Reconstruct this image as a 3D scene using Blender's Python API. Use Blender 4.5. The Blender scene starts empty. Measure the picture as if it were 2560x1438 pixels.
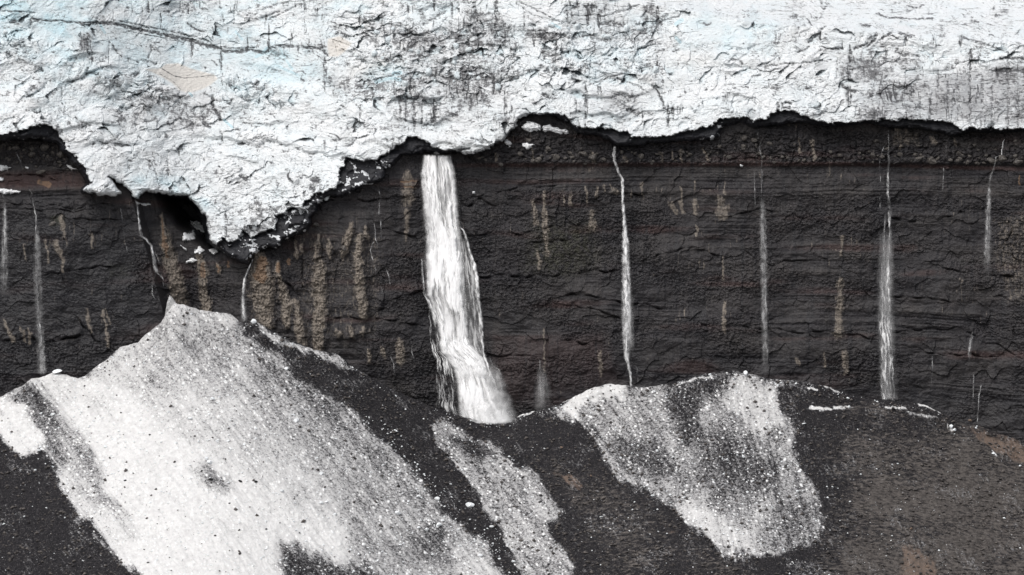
import bpy, math, random
import numpy as np

# ------------------------------------------------------------------ camera, sky, sun, exposure
D = 900.0            # metres from the camera to the foot of the cliff
S = 0.1              # metres per photograph pixel at that distance
scene = bpy.context.scene
col = scene.collection
cam_d = bpy.data.cameras.new("camera"); cam = bpy.data.objects.new("camera", cam_d); col.objects.link(cam)
cam.location = (0, -D, 0); cam.rotation_euler = (math.radians(90), 0, 0)
cam_d.sensor_width = 36; cam_d.lens = 36 / 256 * D; cam_d.clip_start = 1; cam_d.clip_end = 6000
scene.camera = cam
SUN_EL, SUN_AZ = math.radians(52), math.radians(215)      # azimuth from +Y, clockwise
world = bpy.data.worlds.new("World"); scene.world = world; world.use_nodes = True
wn = world.node_tree.nodes; wl = world.node_tree.links; wn.clear()
sky = wn.new('ShaderNodeTexSky'); sky.sky_type = 'NISHITA'; sky.sun_disc = False
sky.sun_elevation = SUN_EL; sky.sun_rotation = SUN_AZ; sky.air_density = 1.0; sky.dust_density = 4.0; sky.ozone_density = 1.0
hs = wn.new('ShaderNodeHueSaturation'); hs.inputs['Saturation'].default_value = 0.30
bg = wn.new('ShaderNodeBackground'); bg.inputs['Strength'].default_value = 0.14
wo = wn.new('ShaderNodeOutputWorld')
wl.new(sky.outputs[0], hs.inputs['Color']); wl.new(hs.outputs[0], bg.inputs[0]); wl.new(bg.outputs[0], wo.inputs[0])
sl = bpy.data.lights.new("sun", 'SUN'); sun = bpy.data.objects.new("sun", sl); col.objects.link(sun)
sl.energy = 1.25; sl.angle = math.radians(45); sl.color = (1, 0.985, 0.965)
sun.rotation_euler = (math.radians(90) - SUN_EL, 0, -SUN_AZ + math.pi)
sun.rotation_euler = (math.radians(38), 0, math.radians(-35))
scene.view_settings.view_transform = 'Standard'; scene.view_settings.look = 'None'
scene.view_settings.exposure = 0.18; scene.view_settings.gamma = 1; scene.view_settings.use_curve_mapping = False

# ------------------------------------------------------------------ numeric helpers
rng = np.random.RandomState(7); random.seed(7)
_p = rng.permutation(256); PERM = np.concatenate([_p, _p]).astype(np.int32)
_a = rng.rand(256) * 2 * np.pi; GX = np.cos(_a); GY = np.sin(_a); RND = rng.rand(256)
def perlin(x, y, seed=0):
    x = np.asarray(x, float) + seed * 17.31; y = np.asarray(y, float) + seed * 9.77
    xi = np.floor(x).astype(np.int64); yi = np.floor(y).astype(np.int64)
    xf = x - xi; yf = y - yi; X = xi & 255; Y = yi & 255; X1 = (X + 1) & 255; Y1 = (Y + 1) & 255
    def g(a, b, dx, dy):
        h = PERM[PERM[a] + b]; return GX[h] * dx + GY[h] * dy
    u = xf * xf * xf * (xf * (xf * 6 - 15) + 10); v = yf * yf * yf * (yf * (yf * 6 - 15) + 10)
    a = g(X, Y, xf, yf); b = g(X1, Y, xf - 1, yf); c = g(X, Y1, xf, yf - 1); d = g(X1, Y1, xf - 1, yf - 1)
    return ((a + u * (b - a)) * (1 - v) + (c + u * (d - c)) * v) * 1.5
def fbm(x, y, seed=0, oc=4, gain=.5):
    s = 0; a = 1; t = 0
    for i in range(oc):
        s = s + a * perlin(x * 2 ** i, y * 2 ** i, seed + i * 3.1); t += a; a *= gain
    return s / t ** .7
def ridged(x, y, seed=0, oc=4, gain=.55):
    s = 0; a = 1; t = 0
    for i in range(oc):
        s = s + a * (1 - 2.2 * np.abs(perlin(x * 2 ** i, y * 2 ** i, seed + i * 2.7))); t += a; a *= gain
    return s / t
def worley(x, y, seed=0):
    """f1, f2, random value, tilted plane height of the nearest cell"""
    xi = np.floor(x).astype(np.int64); yi = np.floor(y).astype(np.int64)
    f1 = np.full(x.shape, 9.); f2 = np.full(x.shape, 9.); rid = np.zeros(x.shape); pl = np.zeros(x.shape)
    for i in (-1, 0, 1):
        for j in (-1, 0, 1):
            cx = xi + i; cy = yi + j
            h = PERM[(PERM[(cx + seed * 31) & 255] + cy) & 255]; h2 = PERM[(h + 57) & 255]; h3 = PERM[(h2 + 91) & 255]
            dx = cx + RND[h] - x; dy = cy + RND[h2] - y; d = dx * dx + dy * dy
            near = d < f1
            f2 = np.where(near, f1, np.minimum(f2, d)); f1 = np.where(near, d, f1)
            rid = np.where(near, RND[h3], rid)
            pl = np.where(near, dx * (RND[h2] * 2 - 1) + dy * (RND[h3] * 2 - 1), pl)
    return np.sqrt(f1), np.sqrt(f2), rid, pl
def sst(a, b, x):
    t = np.clip((x - a) / (b - a), 0, 1); return t * t * (3 - 2 * t)
def lerp(a, b, t): return a + (b - a) * t
def inside(X, Y, poly):
    r = np.zeros(X.shape, bool); n = len(poly); j = n - 1
    for i in range(n):
        (xi, yi), (xj, yj) = poly[i], poly[j]
        if yi != yj:
            r ^= ((yi > Y) != (yj > Y)) & (X < (xj - xi) * (Y - yi) / (yj - yi) + xi)
        j = i
    return r
def dist_line(X, Y, pts):
    """distance to a polyline and interpolated extra values of its points"""
    best = np.full(X.shape, 1e9); ex = np.zeros(X.shape)
    for i in range(len(pts) - 1):
        a = pts[i]; b = pts[i + 1]; dx = b[0] - a[0]; dy = b[1] - a[1]; L = dx * dx + dy * dy + 1e-9
        t = np.clip(((X - a[0]) * dx + (Y - a[1]) * dy) / L, 0, 1)
        d = np.hypot(X - a[0] - t * dx, Y - a[1] - t * dy); m = d < best
        best = np.where(m, d, best)
        if len(a) > 2: ex = np.where(m, a[2] + t * (b[2] - a[2]), ex)
    return best, ex
def stroke(F, X, Y, pts, w=None, s=1.0, soft=.6, mode='max'):
    """raise field F along a polyline; w is the full width in photograph pixels, or each point carries its own"""
    xs = [p[0] for p in pts]; ys = [p[1] for p in pts]
    pad = (w if w else max(p[2] for p in pts)) + 6
    m = (X > min(xs) - pad) & (X < max(xs) + pad) & (Y > min(ys) - pad) & (Y < max(ys) + pad)
    if not m.any(): return
    d, ex = dist_line(X[m], Y[m], pts)
    hw = (w if w else ex) * .5
    v = s * (1 - sst(hw * (1 - soft), hw * (1 + soft) + .8, d))
    F[m] = np.maximum(F[m], v) if mode == 'max' else F[m] + v
def region(F, X, Y, poly, s, soft=12):
    xs = [p[0] for p in poly]; ys = [p[1] for p in poly]
    m = (X > min(xs) - soft) & (X < max(xs) + soft) & (Y > min(ys) - soft) & (Y < max(ys) + soft)
    if not m.any(): return
    x = X[m]; y = Y[m]; d, _ = dist_line(x, y, poly + [poly[0]])
    sd = np.where(inside(x, y, poly), -d, d)
    k = 1 - sst(-soft, soft, sd)
    F[m] = F[m] * (1 - k) + s * k
def blur(A, r):
    for ax in (0, 1):
        P = np.pad(A, [(r + 1, r) if k == ax else (0, 0) for k in (0, 1)], mode='edge')
        c = np.cumsum(P, axis=ax)
        A = (np.take(c, range(2 * r + 1, c.shape[ax]), axis=ax) - np.take(c, range(0, c.shape[ax] - 2 * r - 1), axis=ax)) / (2 * r + 1)
    return A
def at(px, py, y):
    """the point of the place seen at photograph pixel px, py at depth y"""
    k = S * (1 + y / D); return (px - 1280) * k, y, (719 - py) * k

# ------------------------------------------------------------------ objects
def tag(o, label=None, cat=None, group=None, kind=None):
    for k, v in (('label', label), ('category', cat), ('group', group), ('kind', kind)):
        if v: o[k] = v
    return o
def link(name, me, mat=None, parent=None):
    o = bpy.data.objects.new(name, me); col.objects.link(o)
    if mat and me and not me.materials: me.materials.append(mat)
    if parent: o.parent = parent
    return o
def raw_mesh(name, V, Q, smooth=True, attrs=None):
    me = bpy.data.meshes.new(name); n = Q.shape[1]
    me.vertices.add(len(V)); me.vertices.foreach_set('co', np.ascontiguousarray(V, dtype=np.float32).ravel())
    me.loops.add(Q.size); me.loops.foreach_set('vertex_index', np.ascontiguousarray(Q, dtype=np.int32).ravel())
    me.polygons.add(len(Q)); me.polygons.foreach_set('loop_start', np.arange(0, Q.size, n, dtype=np.int32))
    me.polygons.foreach_set('loop_total', np.full(len(Q), n, np.int32))
    me.polygons.foreach_set('use_smooth', np.full(len(Q), smooth, bool))
    for k, A in (attrs or {}).items():
        at_ = me.attributes.new(k, 'FLOAT_COLOR', 'POINT')
        C = np.ones((len(V), 4), np.float32); C[:, :A.shape[1]] = A; at_.data.foreach_set('color', C.ravel())
    me.update(calc_edges=True); return me
def grid_quads(nr, nc):
    i = np.arange(nr * nc).reshape(nr, nc)
    return np.stack([i[:-1, :-1], i[1:, :-1], i[1:, 1:], i[:-1, 1:]], -1).reshape(-1, 4)
def compact(V, Q, attrs):
    used = np.zeros(len(V), bool); used[Q.ravel()] = True
    idx = np.cumsum(used) - 1
    return V[used], idx[Q], {k: a[used] for k, a in attrs.items()}

# ------------------------------------------------------------------ materials
class NT:
    def __init__(s, name):
        s.m = bpy.data.materials.new(name); s.m.use_nodes = True; s.t = s.m.node_tree; s.t.nodes.clear()
        s.out = s.n('ShaderNodeOutputMaterial'); s.co = s.n('ShaderNodeTexCoord').outputs['Object']
    def n(s, t, **k):
        x = s.t.nodes.new(t)
        for a, b in k.items(): setattr(x, a, b)
        return x
    def l(s, a, b): s.t.links.new(a, b)
    def noise(s, scale, detail=4, rough=.6, stretch=None, w=0):
        v = s.co
        if stretch:
            mp = s.n('ShaderNodeMapping'); mp.inputs['Scale'].default_value = stretch; mp.inputs['Location'].default_value = (w, w, w)
            s.l(v, mp.inputs[0]); v = mp.outputs[0]
        x = s.n('ShaderNodeTexNoise'); x.inputs['Scale'].default_value = scale
        x.inputs['Detail'].default_value = detail; x.inputs['Roughness'].default_value = rough
        s.l(v, x.inputs['Vector']); return x.outputs[0]
    def attr(s, name):
        a = s.n('ShaderNodeAttribute', attribute_name=name); sp = s.n('ShaderNodeSeparateColor'); s.l(a.outputs['Color'], sp.inputs[0])
        return sp.outputs[0], sp.outputs[1], sp.outputs[2]
    def math(s, op, a, b=None, c=None, clamp=False):
        x = s.n('ShaderNodeMath', operation=op, use_clamp=clamp)
        for i, v in enumerate((a, b, c)):
            if v is None: continue
            if isinstance(v, (int, float)): x.inputs[i].default_value = v
            else: s.l(v, x.inputs[i])
        return x.outputs[0]
    def ramp(s, v, a, b):
        x = s.n('ShaderNodeMapRange', interpolation_type='SMOOTHSTEP'); s.l(v, x.inputs[0])
        x.inputs[1].default_value = a; x.inputs[2].default_value = b; return x.outputs[0]
    def mix(s, f, a, b):
        x = s.n('ShaderNodeMix', data_type='RGBA')
        for i, v in ((0, f), (6, a), (7, b)):
            if isinstance(v, (int, float)): x.inputs[i].default_value = v
            elif isinstance(v, tuple): x.inputs[i].default_value = (*v, 1)
            else: s.l(v, x.inputs[i])
        return x.outputs[2]
    def surf(s, colour, rough=.8, spec=.3, bumps=()):
        p = s.n('ShaderNodeBsdfPrincipled')
        if isinstance(colour, tuple): p.inputs['Base Color'].default_value = (*colour, 1)
        else: s.l(colour, p.inputs['Base Color'])
        if isinstance(rough, (int, float)): p.inputs['Roughness'].default_value = rough
        else: s.l(rough, p.inputs['Roughness'])
        p.inputs['Specular IOR Level'].default_value = spec
        nrm = None
        for h, dist, st in bumps:
            b = s.n('ShaderNodeBump'); b.inputs['Distance'].default_value = dist; b.inputs['Strength'].default_value = st
            s.l(h, b.inputs['Height'])
            if nrm: s.l(nrm, b.inputs['Normal'])
            nrm = b.outputs[0]
        if nrm: s.l(nrm, p.inputs['Normal'])
        s.l(p.outputs[0], s.out.inputs[0]); return p

def dirt_mask(t, d, fine, width=.10, amt=.5):
    return t.ramp(t.math('ADD', d, t.math('MULTIPLY', t.math('SUBTRACT', fine, .5), amt)), .5 - width, .5 + width)

def make_glacier_mat():
    t = NT('glacier_ice'); dirt_shade, blue, tan = t.attr('m1'); grey, dens, _ = t.attr('m2')
    f1 = t.noise(1.1, 8, .7); f2 = t.noise(1.6, 6, .7, (.35, 1, 3.0)); f3 = t.noise(.35, 5, .6)
    c = t.mix(blue, (.72, .735, .745), (.49, .645, .70))
    fb = t.noise(1.7, 6, .78, (.42, 1, 1.5))
    c = t.mix(t.math('MULTIPLY', t.ramp(fb, .52, .36), .32), c, (.50, .515, .53))
    c = t.mix(tan, c, (.60, .575, .54))
    c = t.mix(t.math('MULTIPLY', t.ramp(f3, .35, .75), .25), c, (.62, .61, .59))
    c = t.mix(t.math('MULTIPLY', t.ramp(t.math('ADD', grey, t.math('MULTIPLY', t.math('SUBTRACT', f2, .5), 1.6)), .15, 1.0), .8), c, (.20, .20, .21))
    fs = t.noise(1.25, 4, .72, (.5, 1, 1.25)); fs2 = t.noise(.9, 5, .75, (1.5, 1, .5), 3.3)
    th = t.math('SUBTRACT', .70, t.math('MULTIPLY', dens, .255))
    sp = t.math('SUBTRACT', fs, th); sp2 = t.math('SUBTRACT', fs2, t.math('ADD', th, .02))
    c = t.mix(t.math('MULTIPLY', t.ramp(sp, 0, .07), .82), c, (.115, .115, .12))
    c = t.mix(t.math('MULTIPLY', t.ramp(sp2, 0, .06), .75), c, (.12, .12, .125))
    m = t.ramp(t.math('ADD', dirt_shade, t.math('MULTIPLY', t.math('SUBTRACT', t.math('MULTIPLY', t.math('ADD', f1, fb), .5), .5), 2.4)), .14, .74)
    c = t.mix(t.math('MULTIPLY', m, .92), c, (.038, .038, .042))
    t.surf(c, .55, .35, [(f2, .4, .25), (f1, .3, .35)]); return t.m
def make_basal_mat():
    t = NT('basal_ice_dark'); w, _, _ = t.attr('m2'); f1 = t.noise(1.3, 8, .7); f2 = t.noise(1.2, 5, .6, (.5, 1, 3))
    c = t.mix(t.ramp(f2, .35, .7), (.0085, .009, .0125), (.022, .0225, .028))
    m, b, tn = t.attr('m1')
    white = t.math('SUBTRACT', 1.0, dirt_mask(t, m, f1, .08, .55))
    c = t.mix(white, c, (.66, .68, .70))
    t.surf(c, .45, .4, [(f2, .5, .5), (f1, .4, .7)]); return t.m
def make_cliff_mat():
    t = NT('cliff_rock'); tan, rust, moss = t.attr('m1'); bed, wet_shade, pale = t.attr('m2')
    f1 = t.noise(2.2, 8, .72); f2 = t.noise(.9, 6, .65); f3 = t.noise(1.5, 5, .6, (.25, 1, 3.5)); f4 = t.noise(.5, 4, .6)
    f5 = t.noise(1.6, 4, .6, (2.6, 1, .12))
    c = t.mix(t.ramp(f4, .3, .7), (.024, .0222, .0255), (.038, .0345, .0375))
    f6 = t.noise(.12, 5, .6, (1.6, 1, .5)); c = t.mix(t.math('MULTIPLY', t.ramp(f6, .62, .38), .55), c, (.020, .019, .0225))
    c = t.mix(t.ramp(bed, .0, 1.0), c, (.058, .0525, .0505))
    c = t.mix(t.math('MULTIPLY', rust, .85), c, (.072, .040, .036))
    c = t.mix(t.math('MULTIPLY', t.math('MULTIPLY', moss, t.ramp(f2, .35, .6)), .75), c, (.052, .055, .025))
    ft = t.noise(1.1, 6, .75, (1.6, 1, .6)); tm = t.ramp(t.math('ADD', tan, t.math('MULTIPLY', t.math('SUBTRACT', ft, .5), 2.3)), .30, .90)
    c = t.mix(t.math('MULTIPLY', tm, .85), c, t.mix(t.ramp(f1, .35, .65), (.17, .145, .12), (.33, .285, .24)))
    pm = t.ramp(t.math('ADD', pale, t.math('MULTIPLY', t.math('SUBTRACT', f2, .5), .9)), .38, .62)
    c = t.mix(t.math('MULTIPLY', pm, .75), c, (.24, .155, .10))
    c = t.mix(t.math('MULTIPLY', t.ramp(f5, .55, .75), .42), c, (.115, .105, .095))
    f8 = t.noise(1.0, 4, .6, (1.3, 1, .07), 5.1); c = t.mix(t.math('MULTIPLY', t.ramp(f8, .52, .68), .55), c, (.013, .0125, .015))
    c = t.mix(t.math('MULTIPLY', t.ramp(f1, .60, .75), .5), c, (.23, .215, .20))
    c = t.mix(t.math('MULTIPLY', t.ramp(f1, .42, .28), .75), c, (.012, .011, .012))
    c = t.mix(t.math('MULTIPLY', wet_shade, .65, clamp=True), c, (.015, .015, .018))
    rough = t.math('SUBTRACT', .62, t.math('MULTIPLY', wet_shade, .28))
    t.surf(c, rough, .30, [(f3, .5, .18), (f2, .6, .22), (f1, .4, .55)]); return t.m
def make_snow_mat():
    t = NT('ash_covered_snow'); snow, brown, orange = t.attr('m1'); salt, lump, _ = t.attr('m2')
    f1 = t.noise(1.5, 8, .8); f2 = t.noise(.8, 6, .7); f3 = t.noise(4.0, 3, .7); f4 = t.noise(1.3, 6, .7, (.5, 1, 1.6))
    ash = t.mix(t.ramp(f1, .35, .7), (.010, .0097, .0115), (.035, .0325, .0345))
    soil = t.mix(t.ramp(f4, .35, .65), (.036, .0325, .031), (.110, .098, .091))
    bm = t.ramp(t.math('ADD', brown, t.math('MULTIPLY', t.math('SUBTRACT', f4, .5), 2.4)), .25, .8)
    ash = t.mix(bm, ash, soil)
    ash = t.mix(t.math('MULTIPLY', t.ramp(t.math('ADD', orange, t.math('MULTIPLY', t.math('SUBTRACT', f2, .5), .8)), .35, .7), .8), ash, (.17, .125, .10))
    ash = t.mix(t.math('MULTIPLY', t.ramp(f3, .60, .70), .55), ash, (.30, .29, .285))
    white = t.mix(t.ramp(f2, .3, .75), (.725, .72, .71), (.56, .55, .545))
    white = t.mix(t.math('MULTIPLY', t.ramp(lump, .2, .9), .9), white, (.86, .87, .875))
    v = t.math('ADD', snow, t.math('MULTIPLY', t.math('SUBTRACT', f1, .5), 2.3))
    v = t.math('ADD', v, t.math('MULTIPLY', t.math('SUBTRACT', f3, .5), 1.0))
    m = t.ramp(v, .22, .78)
    white = t.mix(t.ramp(snow, 1.0, .3), white, (.36, .355, .36))
    c = t.mix(m, ash, white)
    t.surf(c, .9, .08, [(f2, .5, .3), (f1, .35, .5)]); return t.m
def make_plain(name, a, b, rough=.7, scale=2.0, spec=.3, bump=.3):
    t = NT(name); f = t.noise(scale, 6, .65); t.surf(t.mix(t.ramp(f, .3, .7), a, b), rough, spec, [(f, .4, bump)]); return t.m
def make_water_mat(name, dens=1.0, fine=(1.0, 1, .15)):
    t = NT(name); a, foam, _ = t.attr('m1')
    f = t.noise(1.2, 3, .55, fine); f2 = t.noise(5.0, 4, .7, (1.4, 1, .6))
    al = t.math('MULTIPLY', a, t.math('ADD', .78, t.math('MULTIPLY', t.ramp(f, .30, .70), .32)))
    al = t.math('ADD', al, t.math('MULTIPLY', foam, t.math('MULTIPLY', t.ramp(f2, .35, .62), .8)))
    al = t.math('MULTIPLY', al, dens, clamp=True)
    d = t.n('ShaderNodeBsdfDiffuse'); d.inputs[0].default_value = (.99, .99, .995, 1)
    tr = t.n('ShaderNodeBsdfTranslucent'); tr.inputs[0].default_value = (.98, .985, .99, 1)
    m0 = t.n('ShaderNodeMixShader'); m0.inputs[0].default_value = .1; t.l(d.outputs[0], m0.inputs[1]); t.l(tr.outputs[0], m0.inputs[2])
    b = t.n('ShaderNodeBump'); b.inputs['Distance'].default_value = .5; b.inputs['Strength'].default_value = .15; t.l(f, b.inputs['Height'])
    # a cloud of droplets scatters light alike from every side: the shading normal leans to the open sky
    vm = t.n('ShaderNodeVectorMath', operation='ADD'); t.l(b.outputs[0], vm.inputs[0]); vm.inputs[1].default_value = (0, -.3, 1.6)
    vn = t.n('ShaderNodeVectorMath', operation='NORMALIZE'); t.l(vm.outputs[0], vn.inputs[0]); t.l(vn.outputs[0], d.inputs['Normal'])
    tp = t.n('ShaderNodeBsdfTransparent'); mx = t.n('ShaderNodeMixShader')
    t.l(al, mx.inputs[0]); t.l(tp.outputs[0], mx.inputs[1]); t.l(m0.outputs[0], mx.inputs[2]); t.l(mx.outputs[0], t.out.inputs[0])
    return t.m
M_GL = make_glacier_mat(); M_BASAL = make_basal_mat(); M_CLIFF = make_cliff_mat(); M_SNOW = make_snow_mat()
M_BLOCK = make_plain('clean_ice_block', (.84, .85, .86), (.74, .78, .80), .5, 3.0)
M_PATCH = make_plain('old_white_snow', (.86, .87, .88), (.78, .79, .80), .7, 1.2)
M_BLACK = make_plain('black_rock', (.012, .012, .014), (.035, .033, .033), .6, 4)
M_TANROCK = make_plain('tan_rock', (.12, .085, .065), (.23, .17, .13), .8, 4)
M_STONE = make_plain('grey_cliff_stone', (.045, .04, .038), (.15, .135, .12), .5, 2.2, .45, .7)
M_WATER = make_water_mat('falling_water'); M_MIST = make_water_mat('water_spray', .9, (.5, .5, .5))
M_FLOOR = make_plain('valley_gravel', (.05, .048, .046), (.10, .095, .09), .9, .2)

# ------------------------------------------------------------------ traced outlines (photograph pixels)
BASE = [(-140,362),(0,348),(40,345),(80,342),(110,348),(140,356),(165,385),(190,410),(208,435),(222,460),(203,476),(240,483),(290,488),(299,482),
 (287,465),(276,443),(290,450),(310,462),(325,478),(335,498),(345,496),(352,488),(360,480),(375,478),(400,482),(430,484),(460,488),(485,503),
 (500,520),(515,545),(522,575),(525,605),(540,612),(552,618),(560,632),(575,640),(600,650),(620,655),(632,640),(650,625),(668,618),(690,620),
 (702,610),(712,598),(735,588),(760,578),(775,565),(778,545),(790,530),(795,510),(805,498),(830,490),(860,488),(880,476),(905,465),(930,458),
 (955,450),(962,438),(962,425),(985,410),(998,400),(1005,388),(1030,386),(1060,380),(1100,382),(1140,377),(1165,382),(1185,386),(1200,380),
 (1225,370),(1245,358),(1255,350),(1270,340),(1288,318),(1297,298),(1310,290),(1345,288),(1390,290),(1405,298),(1425,312),(1440,328),(1460,335),
 (1500,340),(1525,350),(1540,362),(1570,363),(1600,362),(1650,356),(1700,352),(1750,348),(1780,350),(1795,342),(1800,325),(1815,312),(1850,308),
 (1875,312),(1888,322),(1900,318),(1940,312),(2000,306),(2040,312),(2080,316),(2120,314),(2160,308),(2200,314),(2240,318),(2280,318),(2310,324),
 (2340,330),(2380,338),(2400,336),(2420,328),(2470,330),(2520,332),(2560,330),(2720,332)]
WHITE = [(-140,352),(0,338),(40,330),(80,318),(112,312),(135,324),(152,345),(172,378),(196,402),(216,432),(228,455),(203,478),(240,486),(290,492),(305,482),
 (290,462),(276,440),(290,450),(310,462),(325,478),(335,500),(345,499),(352,491),(360,483),(375,481),(400,485),(430,487),(460,491),(485,506),
 (500,523),(515,548),(522,578),(526,608),(540,612),(553,597),(574,609),(598,597),(604,575),(628,592),(655,580),(688,572),(692,538),(730,521),(755,524),
 (768,503),(782,483),(807,483),(838,472),(845,441),(850,420),(861,412),(864,397),(898,397),(915,403),(944,397),(968,386),(990,368),(1010,360),
 (1015,347),(1023,341),(1042,343),(1064,353),(1082,360),(1081,371),(1093,370),(1108,378),(1140,378),(1165,384),(1185,387),(1200,380),
 (1225,370),(1245,358),(1255,350),(1270,340),(1288,318),(1297,298),(1310,290),(1345,284),(1390,284),(1405,290),(1420,302),(1440,315),(1465,320),
 (1490,322),(1530,320),(1560,332),(1590,346),(1620,342),(1680,338),(1735,325),(1780,312),(1800,300),(1830,295),(1870,295),(1885,303),(1900,300),
 (1925,290),(1942,278),(1975,278),(2010,290),(2030,300),(2070,307),(2130,306),(2170,302),(2220,300),(2280,298),(2330,300),(2370,305),(2395,318),
 (2410,324),(2430,323),(2560,322),(2720,324)]
TOP = [(-140,1000),(-60,1000),(0,994),(25,978),(60,962),(78,947),(105,943),(130,932),(150,934),(175,940),(195,946),(212,940),(240,917),(270,896),(300,868),(345,856),
 (362,838),(385,820),(402,806),(412,790),(418,756),(424,738),(431,744),(440,758),(470,765),(500,775),(545,781),(575,784),(590,796),(600,807),
 (624,808),(632,799),(660,815),(700,836),(740,856),(790,876),(820,879),(845,887),(880,915),(930,945),(985,975),(1040,1000),(1090,1020),
 (1150,1040),(1200,1053),(1240,1058),(1280,1050),(1315,1031),(1350,1025),(1400,1010),(1440,990),(1480,970),(1520,960),(1560,963),(1600,968),
 (1640,965),(1700,950),(1760,935),(1830,926),(1860,931),(1900,941),(1950,950),(2000,951),(2050,961),(2100,976),(2130,985),(2200,1000),
 (2260,1005),(2310,1011),(2350,1031),(2400,1056),(2440,1061),(2480,1076),(2520,1091),(2560,1106),(2720,1160)]
TX = np.array([p[0] for p in TOP], float); TY = np.array([p[1] for p in TOP], float)
def apron_top(px): return np.interp(px, TX, TY)

# ------------------------------------------------------------------ the cliff
CR = [  # undercut bedding ledges: depth (m), points
 (1.6,[(1170,510),(1200,500),(1240,512),(1275,512)]),(1.0,[(1250,475),(1300,470),(1400,462)]),(1.7,[(1488,497),(1510,485),(1560,488),(1620,485)]),
 (1.8,[(1200,690),(1300,693),(1360,690),(1420,680),(1530,676)]),(1.4,[(1420,735),(1500,745),(1560,760),(1650,770)]),(1.5,[(1400,760),(1500,775),(1540,795),(1620,810)]),
 (1.5,[(1420,845),(1460,860),(1500,855),(1530,835),(1570,828)]),(1.0,[(0,505),(100,515),(200,520),(330,505)]),(.9,[(0,522),(120,527),(330,522)]),
 (1.5,[(190,545),(210,552),(260,550),(330,545)]),(1.2,[(800,500),(950,500),(1050,492)]),(1.5,[(940,570),(980,575),(1030,592),(1055,588)]),
 (1.6,[(790,650),(850,632),(868,608),(880,585)]),(1.9,[(920,795),(960,770),(1000,738),(1060,728)]),(1.4,[(840,790),(900,797),(1000,800),(1060,815)]),
 (1.8,[(0,858),(60,842),(130,852),(200,840)]),(1.6,[(150,775),(200,800),(240,852)]),(1.2,[(100,690),(150,680),(220,670),(280,665)]),
 (1.0,[(2080,830),(2200,850),(2340,885),(2480,890)]),(1.1,[(2200,740),(2300,745),(2400,760)]),(1.0,[(2230,830),(2400,822),(2560,900)]),
 (1.2,[(2330,655),(2380,675),(2420,685),(2500,690)]),(2.0,[(2530,560),(2520,600),(2535,640),(2560,660)]),(2.2,[(2510,690),(2560,692)]),
 (1.2,[(1310,610),(1420,600)]),(1.0,[(1720,800),(1760,810),(1900,820),(2100,835)]),(1.0,[(1200,880),(1250,890),(1330,890)]),
 (1.5,[(730,590),(760,650),(760,720)]),(1.3,[(660,760),(620,745),(640,742)]),(1.5,[(700,690),(740,730),(770,760)]),(1.0,[(1160,590),(1300,585),(1420,560)]),
 (1.1,[(2500,740),(2560,760)]),(1.4,[(0,440),(100,440),(130,448)]),(1.2,[(870,960),(1000,985),(1060,1000)]),(1.0,[(1830,540),(1900,520),(2000,540)]),
 (1.2,[(2260,545),(2320,560),(2360,548),(2400,530)]),(1.2,[(2170,530),(2240,550),(2300,552)]),(1.3,[(1640,640),(1720,620),(1800,640)]),(1.0,[(1920,660),(1980,650),(2060,648)])]
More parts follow.
